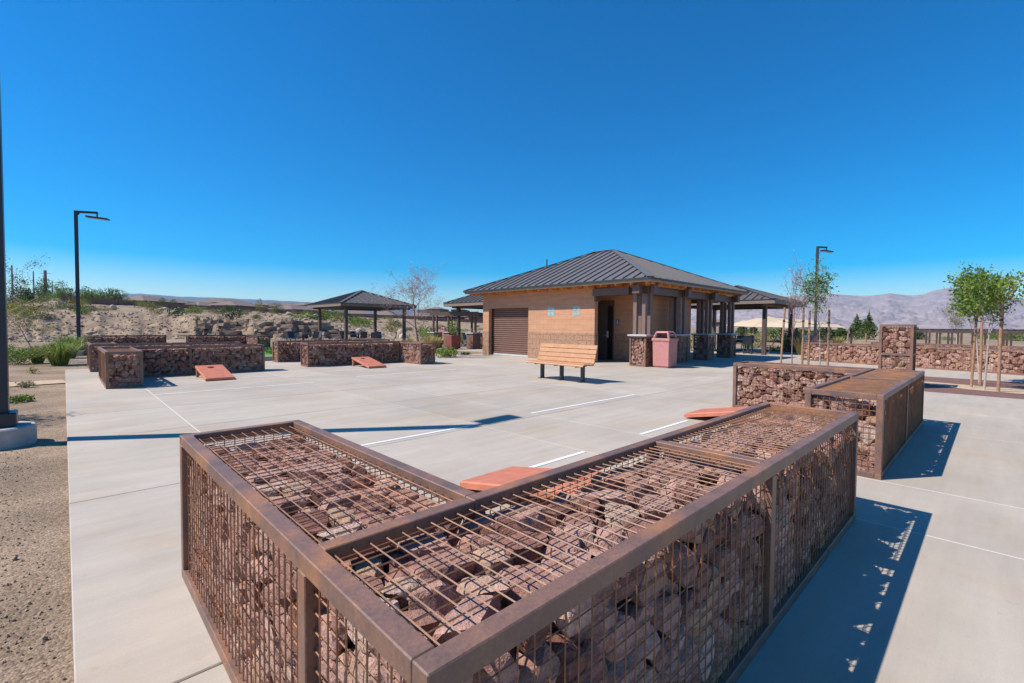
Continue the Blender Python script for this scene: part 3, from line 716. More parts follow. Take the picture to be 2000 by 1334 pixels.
def building():
    root = thing('restroom_building', 'tan block park building with a dark hipped metal roof, roll-up shutter and pillared porch', 'building', (17.4, 12, 0))
    yl = 16.94; ws = 1.10; wt = 2.918
    solid = [  # x0,x1,y0,y1
        (FX, FX+.3, 16.52, yl), (FX, FX+.2, 10.46, 13.93)]
    s1 = MB(); s2 = MB()
    def wall(x0, x1, y0, y1, zt=wt, rough=True):
        if rough: s2.box(x0-.012, x1+.012, y0-.012, y1+.012, 0, ws)
        s1.box(x0, x1, y0, y1, ws if rough else 0, zt)
    for q in solid: wall(*q)
    s1.box(FX, FX+.3, 13.93, 16.52, 2.17, wt)                # lintel over the shutter
    wall(FX+.31, 19.09, yl-.2, yl-.004)                         # end wall far left
    wall(19.1, 19.3, YS+.22, yl-.01)                         # rear wall
    wall(DXW, 19.09, YS, YS+.2)                              # wall under the porch
    wall(DXW, DXW+.2, YS+.22, 10.66); wall(DXW, DXW+.2, 11.66, 11.9)
    s1.box(DXW, DXW+.2, 10.66, 11.66, 2.42, wt)
    wall(FX+.21, DXW+.19, 11.92, 12.1)                       # return closing the door alcove
    s1.box(18.6, 19.08, YS-.16, YS-.016, 0, wt)              # pilaster at the porch opening
    w1 = s1.build('block_wall', M['block'], root); w2 = s2.build('splitface_base', M['split'], root)
    # ceiling and soffit
    MB().box(13.84, 22.42, 7.90, 17.52, 2.922, 2.934).build('soffit', M['cedar'], root)
    # rafter tails and cedar band under the eaves
    k = 8.0
    while k < 17.4: MB().box(13.86, FX-.022, k-.03, k+.03, 2.80, 2.920).build('rafter_tail', M['cedar'], root); k += .61
    k = 14.1
    while k < 22.3: MB().box(k-.03, k+.03, 7.92, 8.14, 2.80, 2.920).build('rafter_tail', M['cedar'], root); k += .61
    MB().box(14.1, 22.1, 8.15, 8.19, 2.765, 2.92).build('cedar_board', M['cedar'], root)
    s = MB().box(13.79, 13.83, 7.84, 17.58, 2.86, 2.933).box(13.83, 22.46, 7.84, 7.88, 2.86, 2.933).box(22.42, 22.46, 7.88, 17.58, 2.86, 2.933).box(13.83, 22.42, 17.54, 17.58, 2.86, 2.933)
    s.build('fascia', M['fascia'], root)
    MB().box(FX-.02, FX-.003, 8.2, 16.9, 2.80, 2.918).build('cedar_board', M['cedar'], root)
    rf = hip_roof(root, 13.75, 22.5, 7.8, 17.62, 2.985, 4.84)
    MB().tube([(16.3, 14.6, 4.05), (16.3, 14.6, 4.42), (16.22, 14.52, 4.45)], .03, 8).build('vent_pipe', M['darkmetal'], rf)
        # shutter
    sh = MB(); n = 22; z = .09; ph = (2.17-.09)/n
    xs_ = FX+.24
    for i in range(n):
        za = z+i*ph
        sh.add([(xs_, 13.93, za), (xs_, 16.5, za), (xs_-.034, 16.5, za+ph*.35), (xs_-.034, 13.93, za+ph*.35), (xs_-.034, 16.5, za+ph*.72), (xs_-.034, 13.93, za+ph*.72), (xs_, 16.5, za+ph), (xs_, 13.93, za+ph)], [(0, 1, 2, 3), (3, 2, 4, 5), (5, 4, 6, 7)])
    shd = sh.build('roller_shutter', M['shutter'], root)
    MB().box(xs_-.05, xs_+.02, 16.42, 16.51, 0, 2.165).build('track', M['shutterdark'], shd); MB().box(xs_-.05, xs_+.02, 13.94, 14.0, 0, 2.165).build('track', M['shutterdark'], shd)
    MB().box(xs_-.045, xs_+.01, 14.0, 16.42, .01, .085).build('bottom_bar', M['alu'], shd)
    # glass blocks: two groups of four tiles
    for yc in (12.64, 11.33):
        g = MB()
        for dy in (-.1, .1):
            for dz in (-.1, .1): g.box(FX-.006, FX+.05, yc+dy-.082, yc+dy+.082, 1.965+dz-.082, 1.965+dz+.082)
        g.build('glass_block_window', M['teal'], root)
    # door
    d = MB().box(DXW-.03, DXW+.10, 10.66, 10.71, 0, 2.42).box(DXW-.03, DXW+.10, 11.61, 11.66, 0, 2.42).box(DXW-.03, DXW+.1, 10.71, 11.61, 2.26, 2.42).build('door_frame', M['door'], root)
    dl = MB().box(DXW+.02, DXW+.06, 10.712, 11.608, .01, 2.258).build('door', M['door'], root)
    MB().box(DXW+.012, DXW+.0195, 10.715, 10.98, .02, 2.2).build('dark_panel', M['doordark'], dl)
    MB().box(DXW-.01, DXW+.011, 10.93, 11.01, .92, 1.18).tube([(DXW-.05, 10.97, 1.0), (DXW-.05, 11.09, 1.0)], .014, 8).tube([(DXW+.01, 10.97, 1.0), (DXW-.055, 10.97, 1.0)], .014, 8).build('door_handle', M['alu'], dl)
    sg = MB().box(DXW-.016, DXW-.004, 10.42, 10.57, 1.44, 1.68).build('restroom_sign', M['bluesign'], root)
    b = MB().box(DXW-.019, DXW-.0165, 10.47, 10.52, 1.52, 1.59).box(DXW-.019, DXW-.0165, 10.445, 10.545, 1.48, 1.50)
    b.tube([(DXW-.0165, 10.495, 1.625), (DXW-.019, 10.495, 1.625)], .022, 12).build('pictogram', M['whitesign'], sg)
    MB().box(DXW-.07, DXW-.014, 9.45, 9.57, .45, .63).build('outlet_box', M['doordark'], root)
    # inner dark doorway seen at the porch end
    MB().box(17.75, 18.55, YS-.05, YS-.014, 0, 2.15).build('porch_door', M['doordark'], root)
    # porch beams, post clusters
    zb0, zb1 = 2.50, 2.76
    s = MB()
    s.box(FX-.01, 21.9, 8.26, 8.36, zb0, zb1).box(FX-.02, 21.9, 8.62, 8.72 , zb0, zb1)
    s.build('porch_beam', M['brownpaint'], root)
    MB().box(14.22, 14.32, 8.9, 10.44, zb0, zb1).box(14.62, 14.72, 8.9, 10.44, zb0, zb1).box(14.33, 14.61, 10.38, 10.445, 2.3, 2.8).build('side_beam', M['brownpaint'], root)
    MB().box(21.35, 21.45, 8.9, 16.8, zb0, zb1).box(21.75, 21.85, 8.9, 16.8, zb0, zb1).build('side_beam', M['brownpaint'], root)
    for i, xc in enumerate((14.5, 17.05, 19.45, 21.85)):
        pc = MB()
        for dx in (-.17, .17):
            for dy in (-.17, .17): pc.box(xc+dx-.065, xc+dx+.065, 8.5+dy-.065, 8.5+dy+.065, 1.105, zb0-.001)
        pp = pc.build('porch_post', M['pinkpost'], root)
        # corbel block ends sticking out below the cedar
        MB().box(xc-.13, xc+.13, 8.0, 8.148, 2.50, 2.795).box(xc-.13, xc+.13, 8.192, 8.255, 2.50, 2.795).box(xc-.10, xc+.10, 8.365, 8.615, 2.51, 2.78).build('beam_end', M['brownpaint'], pp)
        if i == 0: MB().box(14.0, 14.21, 8.35, 8.62, 2.50, 2.795).build('beam_end', M['brownpaint'], pp)
building()
for i, (xc, lb) in enumerate(((14.5, 'gabion pier with pale cap at the porch corner, left of the pink bin'), (17.05, 'gabion pier directly behind the pink bin'), (19.45, 'shaded gabion pier, second from the right end of the porch'), (21.85, 'shaded gabion pier at the far right end of the porch'))):
    gabion_box(lb, xc-.31, xc+.31, 8.19, 8.81, 1.035, 2, 0, 120+i, name='gabion_pier', cat='pier', group='gabion piers under the porch posts', cap=.065)

# ------------------------------------------------------------------ pavilions
def pavilion(label, x0, x1, y0, y1, ze, zr):
    root = thing('pavilion', label, 'pavilion', ((x0+x1)/2, (y0+y1)/2, 0), 'open metal roofed pavilions')
    hip_roof(root, x0, x1, y0, y1, ze, zr, .41, 'pavroof', ft=.02)
    MB().box(x0+.01, x1-.01, y0+.01, y0+.06, ze-.20, ze-.031).box(x0+.01, x1-.01, y1-.06, y1-.01, ze-.20, ze-.031).box(x0+.01, x0+.06, y0+.06, y1-.06, ze-.20, ze-.031).box(x1-.06, x1-.01, y0+.06, y1-.06, ze-.20, ze-.031).build('fascia', M['pavfascia'], root)
    i = .65
    for x in (x0+i, x1-i):
        for y in (y0+i, y1-i): MB().box(x-.09, x+.09, y-.09, y+.09, -.02, ze-.30).box(x-.16, x+.16, y-.16, y+.16, -.03, .02).build('post', M['pavpost'], root)
    s = MB()
    for y in (y0+i, y1-i): s.box(x0+.2, x1-.2, y-.07, y+.07, ze-.299, ze-.09)
    for x in (x0+i, x1-i): s.box(x-.07, x+.07, y0+i+.08, y1-i-.08, ze-.296, ze-.095)
    s.build('beam', M['pavpost'], root)
    return root
pavilion('open pavilion with hipped metal roof behind the bare tree, left of the building', 12.6, 18.2, 28.7, 34.3, 2.76, 3.80)
pavilion('open pavilion partly hidden behind the left end of the building', 16.5, 22.1, 17.5, 23.1, 2.70, 3.85)
pavilion('open pavilion showing past the right end of the porch', 24.8, 30.4, 7.4, 13.0, 2.76, 3.72)

def picnic(label, loc, rz=0, sc_=1):
    root = thing('picnic_table', label, 'picnic table', loc, 'steel picnic tables with attached chairs', rz)
    r = root
    tb = MB(); n = 8
    poly = [(math.cos(2*math.pi*(k+.5)/n)*.55, math.sin(2*math.pi*(k+.5)/n)*.55) for k in range(n)]
    tb.prism(poly, .73, .76).build('table_top', M['darkmetal'], root, world=False)
    MB().tube([(0, 0, 0), (0, 0, .728)], .06, 10).tube([(0, 0, .0), (0, 0, .02)], .25, 12).build('pedestal', M['darkmetal'], root, world=False)
    for k in range(4):
        t = math.pi/2*k+.3; c, s_ = math.cos(t), math.sin(t)
        def P(u, v, z): return (u*c-v*s_, u*s_+v*c, z)
        st = MB()
        st.hexa([P(.72, -.22, .44), P(1.12, -.22, .43), P(1.12, .22, .43), P(.72, .22, .44), P(.72, -.22, .46), P(1.12, -.22, .45), P(1.12, .22, .45), P(.72, .22, .46)])
        se = st.build('seat', M['meshseat'], root, world=False)
        MB().hexa([P(1.14, -.23, .50), P(1.17, -.23, .50), P(1.17, .23, .50), P(1.14, .23, .50), P(1.27, -.21, .92), P(1.30, -.21, .92), P(1.30, .21, .92), P(1.27, .21, .92)]).build('backrest', M['meshseat'], root, world=False)
        f = MB()
        for v in (-.18, .18):
            f.tube([P(.12, v*.3, .10), P(.45, v, .03), P(.85, v, .03), P(1.0, v, .10), P(1.03, v, .43)], .02, 6)
            f.tube([P(1.1, v, .44), P(1.2, v, .60), P(1.28, v, .9)], .014, 6)
        f.build('seat_frame', M['darkmetal'], root, world=False)
    return root
pt = picnic('dark steel picnic table with chairs under the right pavilion', (26.3, 9.1, 0))
def dupt(label, loc, rz):
    c = copy_tree(pt); c.location = loc; c.rotation_euler.z = rz; c['label'] = label; return c
dupt('dark steel picnic table farther back under the right pavilion', (28.6, 10.9, 0), .5)
dupt('steel picnic table at the left end of the building under the hidden pavilion', (18.6, 21.9, 0), .2)
q = ray(735, 640, 29.5); dupt('picnic table right of the post under the left pavilion', (q.x, q.y, 0), .7)
q = ray(700, 640, 31.5); dupt('picnic table in the middle of the left pavilion', (q.x, q.y, 0), 1.1)
q = ray(592, 640, 30); dupt('picnic table at the left edge of the left pavilion', (q.x, q.y, 0), 0)

# ------------------------------------------------------------------ street lamps
def lamp(label, x, y, h, arm_az, s=.065):
    root = thing('street_lamp', label, 'street lamp', (x, y, 0), 'black square area lamps')
    MB().hexa([(x-s, y-s, .2), (x+s, y-s, .2), (x+s, y+s, .2), (x-s, y+s, .2), (x-s, y-s, h), (x+s, y-s, h), (x+s, y+s, h), (x-s, y+s, h)]).build('pole', M['lampmetal'], root)
    MB().box(x-.15, x+.15, y-.15, y+.15, .17, .33).build('base_cover', M['lampmetal'], root, bevel=.012)
    MB().tube([(x, y, -.05), (x, y, .155), (x, y, .17)], [.305, .305, .29], 40).build('concrete_pier', M['edge_concrete'], root)
    c, s_ = math.cos(arm_az), math.sin(arm_az)
    def P(u, v, z): return (x+u*c-v*s_, y+u*s_+v*c, z)
    A = MB(); A.bar(P(.0, 0, h-.04), P(.75, 0, h-.02), .06, .09); A.bar(P(.72, 0, h-.04), P(.72, 0, h-.19), .05, .05); A.bar(P(0, 0, h-.25), P(.13, 0, h-.07), .04, .04); am = A.build('arm', M['lampmetal'], root)
    hd = MB().hexa([P(.36, -.15, h-.25), P(1.12, -.15, h-.30), P(1.12, .15, h-.30), P(.36, .15, h-.25), P(.36, -.15, h-.18), P(1.12, -.15, h-.24), P(1.12, .15, h-.24), P(.36, .15, h-.18)]).build('lamp_head', M['lampmetal'], root, bevel=.01)
    MB().hexa([P(.44, -.11, h-.263), P(1.0, -.11, h-.302), P(1.0, .11, h-.302), P(.44, .11, h-.263), P(.44, -.11, h-.256), P(1.0, -.11, h-.295), P(1.0, .11, h-.295), P(.44, .11, h-.256)]).build('lens', M['lens'], hd)
    return root
lamp('black lamp post at the left picture edge on a round concrete pier', -.555, 7.82, 6.15, R_(0), s=.085)
lamp('black lamp post standing behind the grass clumps on the left', .45, 27.4, 6.15, R_(-22))
lamp('distant lamp post behind the staked trees on the right', 31.8, 7.3, 6.15, R_(-25))

# ------------------------------------------------------------------ plants
def leaf_mesh(name, C, size, mat, parent, seed, aspect=2.0, world=True, flat=0.0):
    rg = np.random.default_rng(seed); n = len(C); C = np.asarray(C)
    a_ = rg.normal(size=(n, 3)); a_[:, 2] *= (1-flat); a_ /= np.linalg.norm(a_, axis=1)[:, None]
    b_ = rg.normal(size=(n, 3)); b_ -= a_*(a_*b_).sum(1)[:, None]; b_ /= np.linalg.norm(b_, axis=1)[:, None]
    s = size*rg.uniform(.6, 1.3, n)[:, None]
    V = np.stack([C-a_*s*.5, C+b_*s/aspect*.5, C+a_*s*.5, C-b_*s/aspect*.5], 1).reshape(-1, 3)
    F = np.arange(4*n).reshape(n, 4)
    cl = np.array([.5+.9*noise.noise(Vector(c*2.2)) for c in C]); rn = np.clip(cl*.6+rg.random(n)*.45, 0, 1)
    return mesh_np(name, V, F, mat, parent, np.repeat(rn, 4), world=world)
def grow_tree(root, base, h, trunk_h, spread, r0, seed, mat_bark='bark', leafm='leaf', leaf_n=16, leaf_s=.06, levels=3, up=.5, lean=(0, 0), nbr=7, tipr=.16, droop=0, leafy=True, first=.45, bl=1.0):
    rg = random.Random(seed); s = MB(); tips = []
    base = Vector(base)
    def branch(p_, d, L, r, lev):
        pts = [p_]; rad = [r]; n = 5; q = p_.copy(); dd = d.copy()
        for i in range(n):
            dd = (dd+Vector((rg.gauss(0, .13 if lev else .03), rg.gauss(0, .13 if lev else .03), rg.gauss(0, .08)+(.06 if lev < 2 else -droop)))).normalized()
            q = q+dd*L/n; pts.append(q.copy()); rad.append(r*(1-.72*(i+1)/n))
        s.tube(pts, rad, 7 if lev == 0 else 5, False)
        if lev >= levels: tips.extend(pts[2:]); return
        k = nbr if lev == 0 else rg.randint(3, 4)
        for j_ in range(k):
            t = first+(1-first)*(j_+rg.random()*.6)/k if lev == 0 else .3+.7*(j_+rg.random())/k
            t = min(t, .99); i = int(t*n); fr_ = t*n-i; pp = pts[i].lerp(pts[min(i+1, n)], fr_)
            az_ = rg.uniform(0, 2*math.pi) if lev else j_*2.4+rg.uniform(-.4, .4)
            out = Vector((math.cos(az_), math.sin(az_), 0)); dn = (out*spread+Vector((0, 0, up+rg.uniform(-.1, .35)))+dd*.35).normalized()
            branch(pp, dn, L*rg.uniform(.42, .62)*bl*(1.05-.3*t if lev == 0 else 1), max(rad[i]*.55, .004), lev+1)
        if lev == 0: branch(pts[-1], (dd+Vector((0, 0, .3))).normalized(), L*.35, rad[-1]+.004, 1)
    branch(base, Vector((lean[0], lean[1], 1)).normalized(), h*.72, r0, 0)
    s.build('trunk', M[mat_bark], root)
    if leafy and leaf_n:
        C = []
        for tp in tips:
            if rg.random() < .12: continue
            for _ in range(leaf_n):
                v = Vector((rg.gauss(0, 1), rg.gauss(0, 1), rg.gauss(0, .8)))*tipr*.6; C.append(tuple(tp+v))
        leaf_mesh('crown', C, leaf_s, M[leafm], root, seed)
    return tips
def shrub_mesh(root, c, rx, rz, n, size, mat, seed, world=True, stems=6, mb='bark', flat=0, cone=0):
    rg = np.random.default_rng(seed); C = []
    while len(C) < n:
        p_ = rg.normal(size=3); p_ /= np.linalg.norm(p_); r = rg.random()**.4
        k = 1+.45*noise.noise(Vector(p_*1.9)+Vector((seed, 0, 0)))+.2*noise.noise(Vector(p_*4)+Vector((seed, 0, 0)))
        q_ = p_*r*k*np.array([rx, rx, rz]); q_[2] = q_[2]+rz*.95
        if q_[2] < 0: continue
        if cone: q_[:2] *= max(.06, 1.15-cone*q_[2]/(2*rz))
        if noise.noise(Vector(q_/rx*2.8)+Vector((seed*3, 1, 0))) < -.22: continue
        C.append(q_+np.array(c))
    leaf_mesh('foliage', C, size, M[mat], root, seed, world=world, flat=flat)
    s = MB(); rr = random.Random(seed)
    for k in range(stems):
        t = rr.uniform(0, 6.28); e_ = Vector((math.cos(t)*rx*.6, math.sin(t)*rx*.6, rz*rr.uniform(.8, 1.4)))
        s.tube([Vector(c), Vector(c)+e_*.5+Vector((0, 0, rz*.1)), Vector(c)+e_], [.012*rx+.006, .008*rx+.004, .003], 4, False)
    s.build('stems', M[mb], root, world=world)
def grass_clump(root, c, r, h, n, mat, seed, world=True, wblade=.006, spread=.6):
    rg = np.random.default_rng(seed); V = []; F = []; rn = []
    for i in range(n):
        t = rg.uniform(0, 2*math.pi); rb = r*.28*math.sqrt(rg.random()); b0 = np.array([math.cos(t)*rb, math.sin(t)*rb, 0])+np.array(c)
        t2 = t+rg.normal()*.5; out = np.array([math.cos(t2), math.sin(t2), 0]); L = h*rg.uniform(.6, 1.15); sp = spread*abs(rg.normal())*.75+.08
        side = np.array([-out[1], out[0], 0])*wblade*rg.uniform(.7, 1.5)
        pts = [b0, b0+out*sp*L*.25+np.array([0, 0, L*.5]), b0+out*sp*L*.62+np.array([0, 0, L*.85]), b0+out*sp*L+np.array([0, 0, L*(1-.30*sp)])]
        b = len(V)
        for k, p_ in enumerate(pts):
            w_ = side*(1, .9, .6, .1)[k]; V += [p_-w_, p_+w_]
        F += [(b, b+1, b+3, b+2), (b+2, b+3, b+5, b+4), (b+4, b+5, b+7, b+6)]
        rn += [min(1, max(0, rg.random()*.6+(.35 if sp > .5 else 0)))]*8
    return mesh_np('blades', np.array(V), np.array(F), M[mat], root, np.array(rn), world=world)

# staked young trees on the right bed
def staked(label, x, y, h, stakes, **kw):
    root = thing('young_tree', label, 'tree', (x, y, -.02))
    grow_tree(root, (x, y, -.03), h, .5, kw.pop('spread', .75), kw.pop('r0', .022), **kw)
    return root
def stake(label, x, y, h, lean=(0, 0), r=.026, to=None):
    root = thing('tree_stake', label, 'stake', (x, y, -.02), 'wooden tree stakes')
    MB().tube([(x, y, -.05), (x+lean[0]*.5, y+lean[1]*.5, h*.5), (x+lean[0], y+lean[1], h)], [r, r*.98, r*.93], 10).build('stake', M['stake'], root)
    MB().tube([(x+lean[0]*.8, y+lean[1]*.8, h*.80), (x+lean[0]*.83, y+lean[1]*.83, h*.825)], r*1.12, 10).build('tie_band', M['rubber'], root)
    if to: MB().tube([(x+lean[0]*.8, y+lean[1]*.8, h*.81), ((x+to[0])/2, (y+to[1])/2, h*.795), (to[0], to[1], h*.81)], .007, 6).build('tie_strap', M['rubber'], root)
staked('leafy young tree held by stakes at the right picture edge, nearer of the pair', 15.0, .12, 2.45, None, seed=5, levels=3, leaf_n=6, leaf_s=.08, mat_bark='palebark', nbr=9, up=.62, first=.66, tipr=.15, spread=.68)
staked('leafy young tree just behind the nearest staked one at the right edge', 16.6, .22, 2.6, None, seed=8, levels=3, leaf_n=6, leaf_s=.085, mat_bark='palebark', nbr=9, up=.65, first=.62, tipr=.15, spread=.62)
stake('leftmost stake of the right hand pair of trees', 15.42, .34, 1.93, (.07, -.05), to=(15.02, .14))
stake('frontmost stake of the right hand trees', 14.78, -.10, 1.93, (0, 0), .030, to=(15.0, .10))
stake('stake between the two trees at the right edge', 16.2, .20, 2.0, (0, .02), to=(16.6, .22))
stake('rearmost stake of the trees at the right edge', 17.3, -.12, 1.9, (0, -.02), to=(16.62, .2))
def polar(px, D): q_ = ray(px, 700, D); return q_.x, q_.y
x, y = polar(1548, 12.3); staked('nearly bare young tree with a few dry leaves beyond the second gabion', x, y, 2.9, None, seed=14, levels=3, leaf_n=1, leaf_s=.045, leafm='leafdry', mat_bark='redbark', nbr=7, up=1.0, spread=.35, first=.5, r0=.018)
x, y = polar(1601, 12.4); staked('small leafy staked tree right of the bare one', x, y, 2.75, None, seed=27, levels=3, leaf_n=5, leaf_s=.058, mat_bark='palebark', nbr=8, up=.8, spread=.6, first=.6, r0=.018, tipr=.12)
for lb, px_, h_, ln in (('left stake of the nearly bare tree', 1524, 1.9, (.06, -.06)), ('right stake of the nearly bare tree', 1567, 1.9, (0, 0)), ('left stake of the small leafy tree', 1579, 1.82, (0, 0)), ('right stake of the small leafy tree', 1617, 1.85, (0, 0))):
    x, y = polar(px_, 12.35); stake(lb, x, y, h_, ln, to=polar(1548 if px_ < 1570 else 1601, 12.35))
# bare pinkish tree behind the middle gabion
x, y = polar(822, 20.5)
r = thing('bare_tree', 'nearly leafless tree with pinkish twigs in front of the left pavilion', 'tree', (x, y, 0))
grow_tree(r, (x, y, -.05), 3.3, 1, 1.2, .065, 39, 'redbark', 'leafdry', 2, .06, levels=4, up=.5, nbr=6, first=.42, tipr=.15, lean=(-.16, .14), bl=1.32)
r = thing('gravel_tree', 'young tree on the gravel left of the lamp pier, only its shadow in view', 'tree', (-2.75, 11.05, 0))
grow_tree(r, (-2.75, 11.05, -.05), 3.3, 1, .9, .045, 47, 'palebark', 'leafdark', 6, .07, levels=3, up=.45, nbr=8, first=.4, tipr=.18)
# thin trees at the left edge
x, y = polar(12, 16.5)
r = thing('thin_tree', 'slender tree with sparse horizontal sprays just right of the left lamp post', 'tree', (x, y, 0))
grow_tree(r, (x, y, -.05), 3.9, 1, .95, .035, 41, 'palebark', 'leafdark', 5, .055, levels=3, up=.12, nbr=9, first=.4, tipr=.16)
x, y = polar(73, 19)
r = thing('leaning_tree', 'small leaning tree with yellowish leaves behind the left grass clumps', 'tree', (x, y, 0))
grow_tree(r, (x, y, -.05), 2.4, 1, .8, .03, 43, 'bark', 'leafyellow', 6, .055, levels=3, up=.3, nbr=7, first=.35, tipr=.18, lean=(-.55, .45))

def plantthing(name, label, cat, x, y, z=None, group=None): return thing(name, label, cat, (x, y, terrain(x, y) if z is None else z), group)
def clump(label, px_, D, r_, h_, n, mat, seed, name='grass_clump', cat='grass clump', group=None, wb=.006, sp=.6):
    x, y = polar(px_, D); o = plantthing(name, label, cat, x, y, -.04, group); grass_clump(o, (x, y, -.04), r_, h_, n, mat, seed, wblade=wb, spread=sp); return o
clump('big dark green grass clump left of the lamp pier', 116, 15.3, .7, .74, 1300, 'grassg', 1, wb=.006, sp=.75)
clump('taller yellow green grass behind the big clump by the left lamp', 136, 18.5, .6, .90, 520, 'grassg', 2, wb=.008, sp=.7)
clump('olive grass clump between the green shrub and the big clump', 74, 16.0, .5, .60, 520, 'olive', 3, sp=.5)
x, y = polar(34, 15.6); o = plantthing('green_shrub', 'bright green feathery shrub at the left edge beside the pole', 'shrub', x, y, -.05); shrub_mesh(o, (x, y, -.05), .62, .34, 3600, .05, 'leaf', 4)
x, y = polar(48, 10.0); o = plantthing('small_plant', 'small dry green plant on the gravel near the sand path', 'plant', x, y, -.05); shrub_mesh(o, (x, y, -.06), .16, .08, 330, .04, 'sage', 5, stems=9)
x, y = polar(36, 8.15); o = plantthing('small_plant', 'low bright green plant on the gravel right of the lamp pier', 'plant', x, y, -.05); shrub_mesh(o, (x, y, -.06), .20, .07, 750, .035, 'leaf', 6, stems=4)
x, y = polar(64, 12.8); o = plantthing('small_plant', 'little yellow green sprig in front of the olive grass', 'plant', x, y, -.05); shrub_mesh(o, (x, y, -.06), .13, .12, 170, .04, 'leafyellow', 7, stems=9)
# beds between the gabions and pavilions
for i, (lb, px_, D, r_, h_, mat, n) in enumerate([
    ('yellow green plant at the left end of the rear middle gabion', 537, 21.5, .5, .32, 'leaf', 900), ('bright green plant above the rear middle gabion', 560, 22.5, .6, .38, 'leaf', 1100),
    ('round green shrub beside the concrete edge left of the building', 872, 20.0, .55, .42, 'leaf', 1400), ('small dark green tuft left of the building wall', 909, 21.8, .25, .15, 'leafdark', 260),
    ('green shrub behind the right end of the middle gabion', 838, 27.0, .85, .85, 'leaf', 1500), ('pale green bush behind the pergola', 888, 33, 1.1, 1.0, 'leaf', 1500), ('rounded green shrub right of the pavilion post by the pergola', 908, 31, .75, .75, 'leafdark', 1200),
    ('lime green bush seen through the end of the porch', 1352, 27, .75, .95, 'leaf', 1200), ('yellow flowering bush behind the right pavilion tables', 1480, 33, 1.0, .85, 'leafyellow', 1100), ('low green shrub by the right pavilion posts', 1512, 27.5, .55, .30, 'leaf', 700), ('low green plant under the right pavilion tables', 1462, 31.5, .5, .35, 'leaf', 600)]):
    x, y = polar(px_, D); o = plantthing('shrub', lb, 'shrub', x, y, -.03); shrub_mesh(o, (x, y, -.05), r_, h_*.62, n, .07, mat, 200+i)
for i, (lb, px_, D, r_, h_, mat) in enumerate([('straw yellow grass clump right of the bare tree trunk', 838, 24, .5, .85, 'grassy'), ('yellow grass left of the bare tree trunk', 800, 23.5, .5, .75, 'grassy'), ('olive yellow grass behind the corner of the middle gabion', 765, 23, .7, .6, 'olive'), ('straw grass tuft just left of the pergola pier', 850, 24.5, .4, .8, 'grassy'),
    ('tall straw grass between the stakes on the right', 1563, 23.5, .4, 1.0, 'grassy'), ('straw grass behind the right pavilion post', 1534, 27, .4, 1.1, 'grassy'), ('tall green reed clump right of the pavilion post', 1550, 26.5, .45, 1.3, 'sage'), ('straw grass right of the distant bin', 1636, 27, .5, .9, 'grassy'), ('straw grass behind the left chairs of the right pavilion', 1464, 33, .5, 1.0, 'grassy')]):
    clump(lb, px_, D, r_, h_, 420, mat, 300+i, wb=.010, sp=.45)

# ------------------------------------------------------------------ hillside
def hill_pt(px_, D): q_ = ray(px_, 600, D); return q_.x, q_.y, terrain(q_.x, q_.y)
protos = {}
def proto_shrub(key, rx, rz, n, size, mat, seed, cone=0):
    o = thing('hillside_shrub', 'x', 'shrub', (0, 0, 0)); shrub_mesh(o, (0, 0, -.05), rx, rz, n, size, mat, seed, world=False, cone=cone); protos[key] = [o, False]
proto_shrub('sage', .7, .32, 420, .13, 'sage', 61); proto_shrub('green', .8, .4, 620, .12, 'leaf', 62); proto_shrub('olive', .75, .55, 600, .12, 'olive', 63)
proto_shrub('conifer', .75, .95, 900, .12, 'bluegreen', 64); proto_shrub('dark', .8, .45, 600, .13, 'leafdark', 65)
def place(key, x, y, z, s, rz, label, group=None, name=None, cat=None, zs=1):
    pr = protos[key]
    if not pr[1]: o = pr[0]; pr[1] = True
    else: o = copy_tree(pr[0])
    o.location = (x, y, z); o.scale = (s, s, s*zs); o.rotation_euler.z = rz; o['label'] = label
    if group: o['group'] = group
    elif 'group' in o: del o['group']
    if name: o.name = name
    if cat: o['category'] = cat
    return o
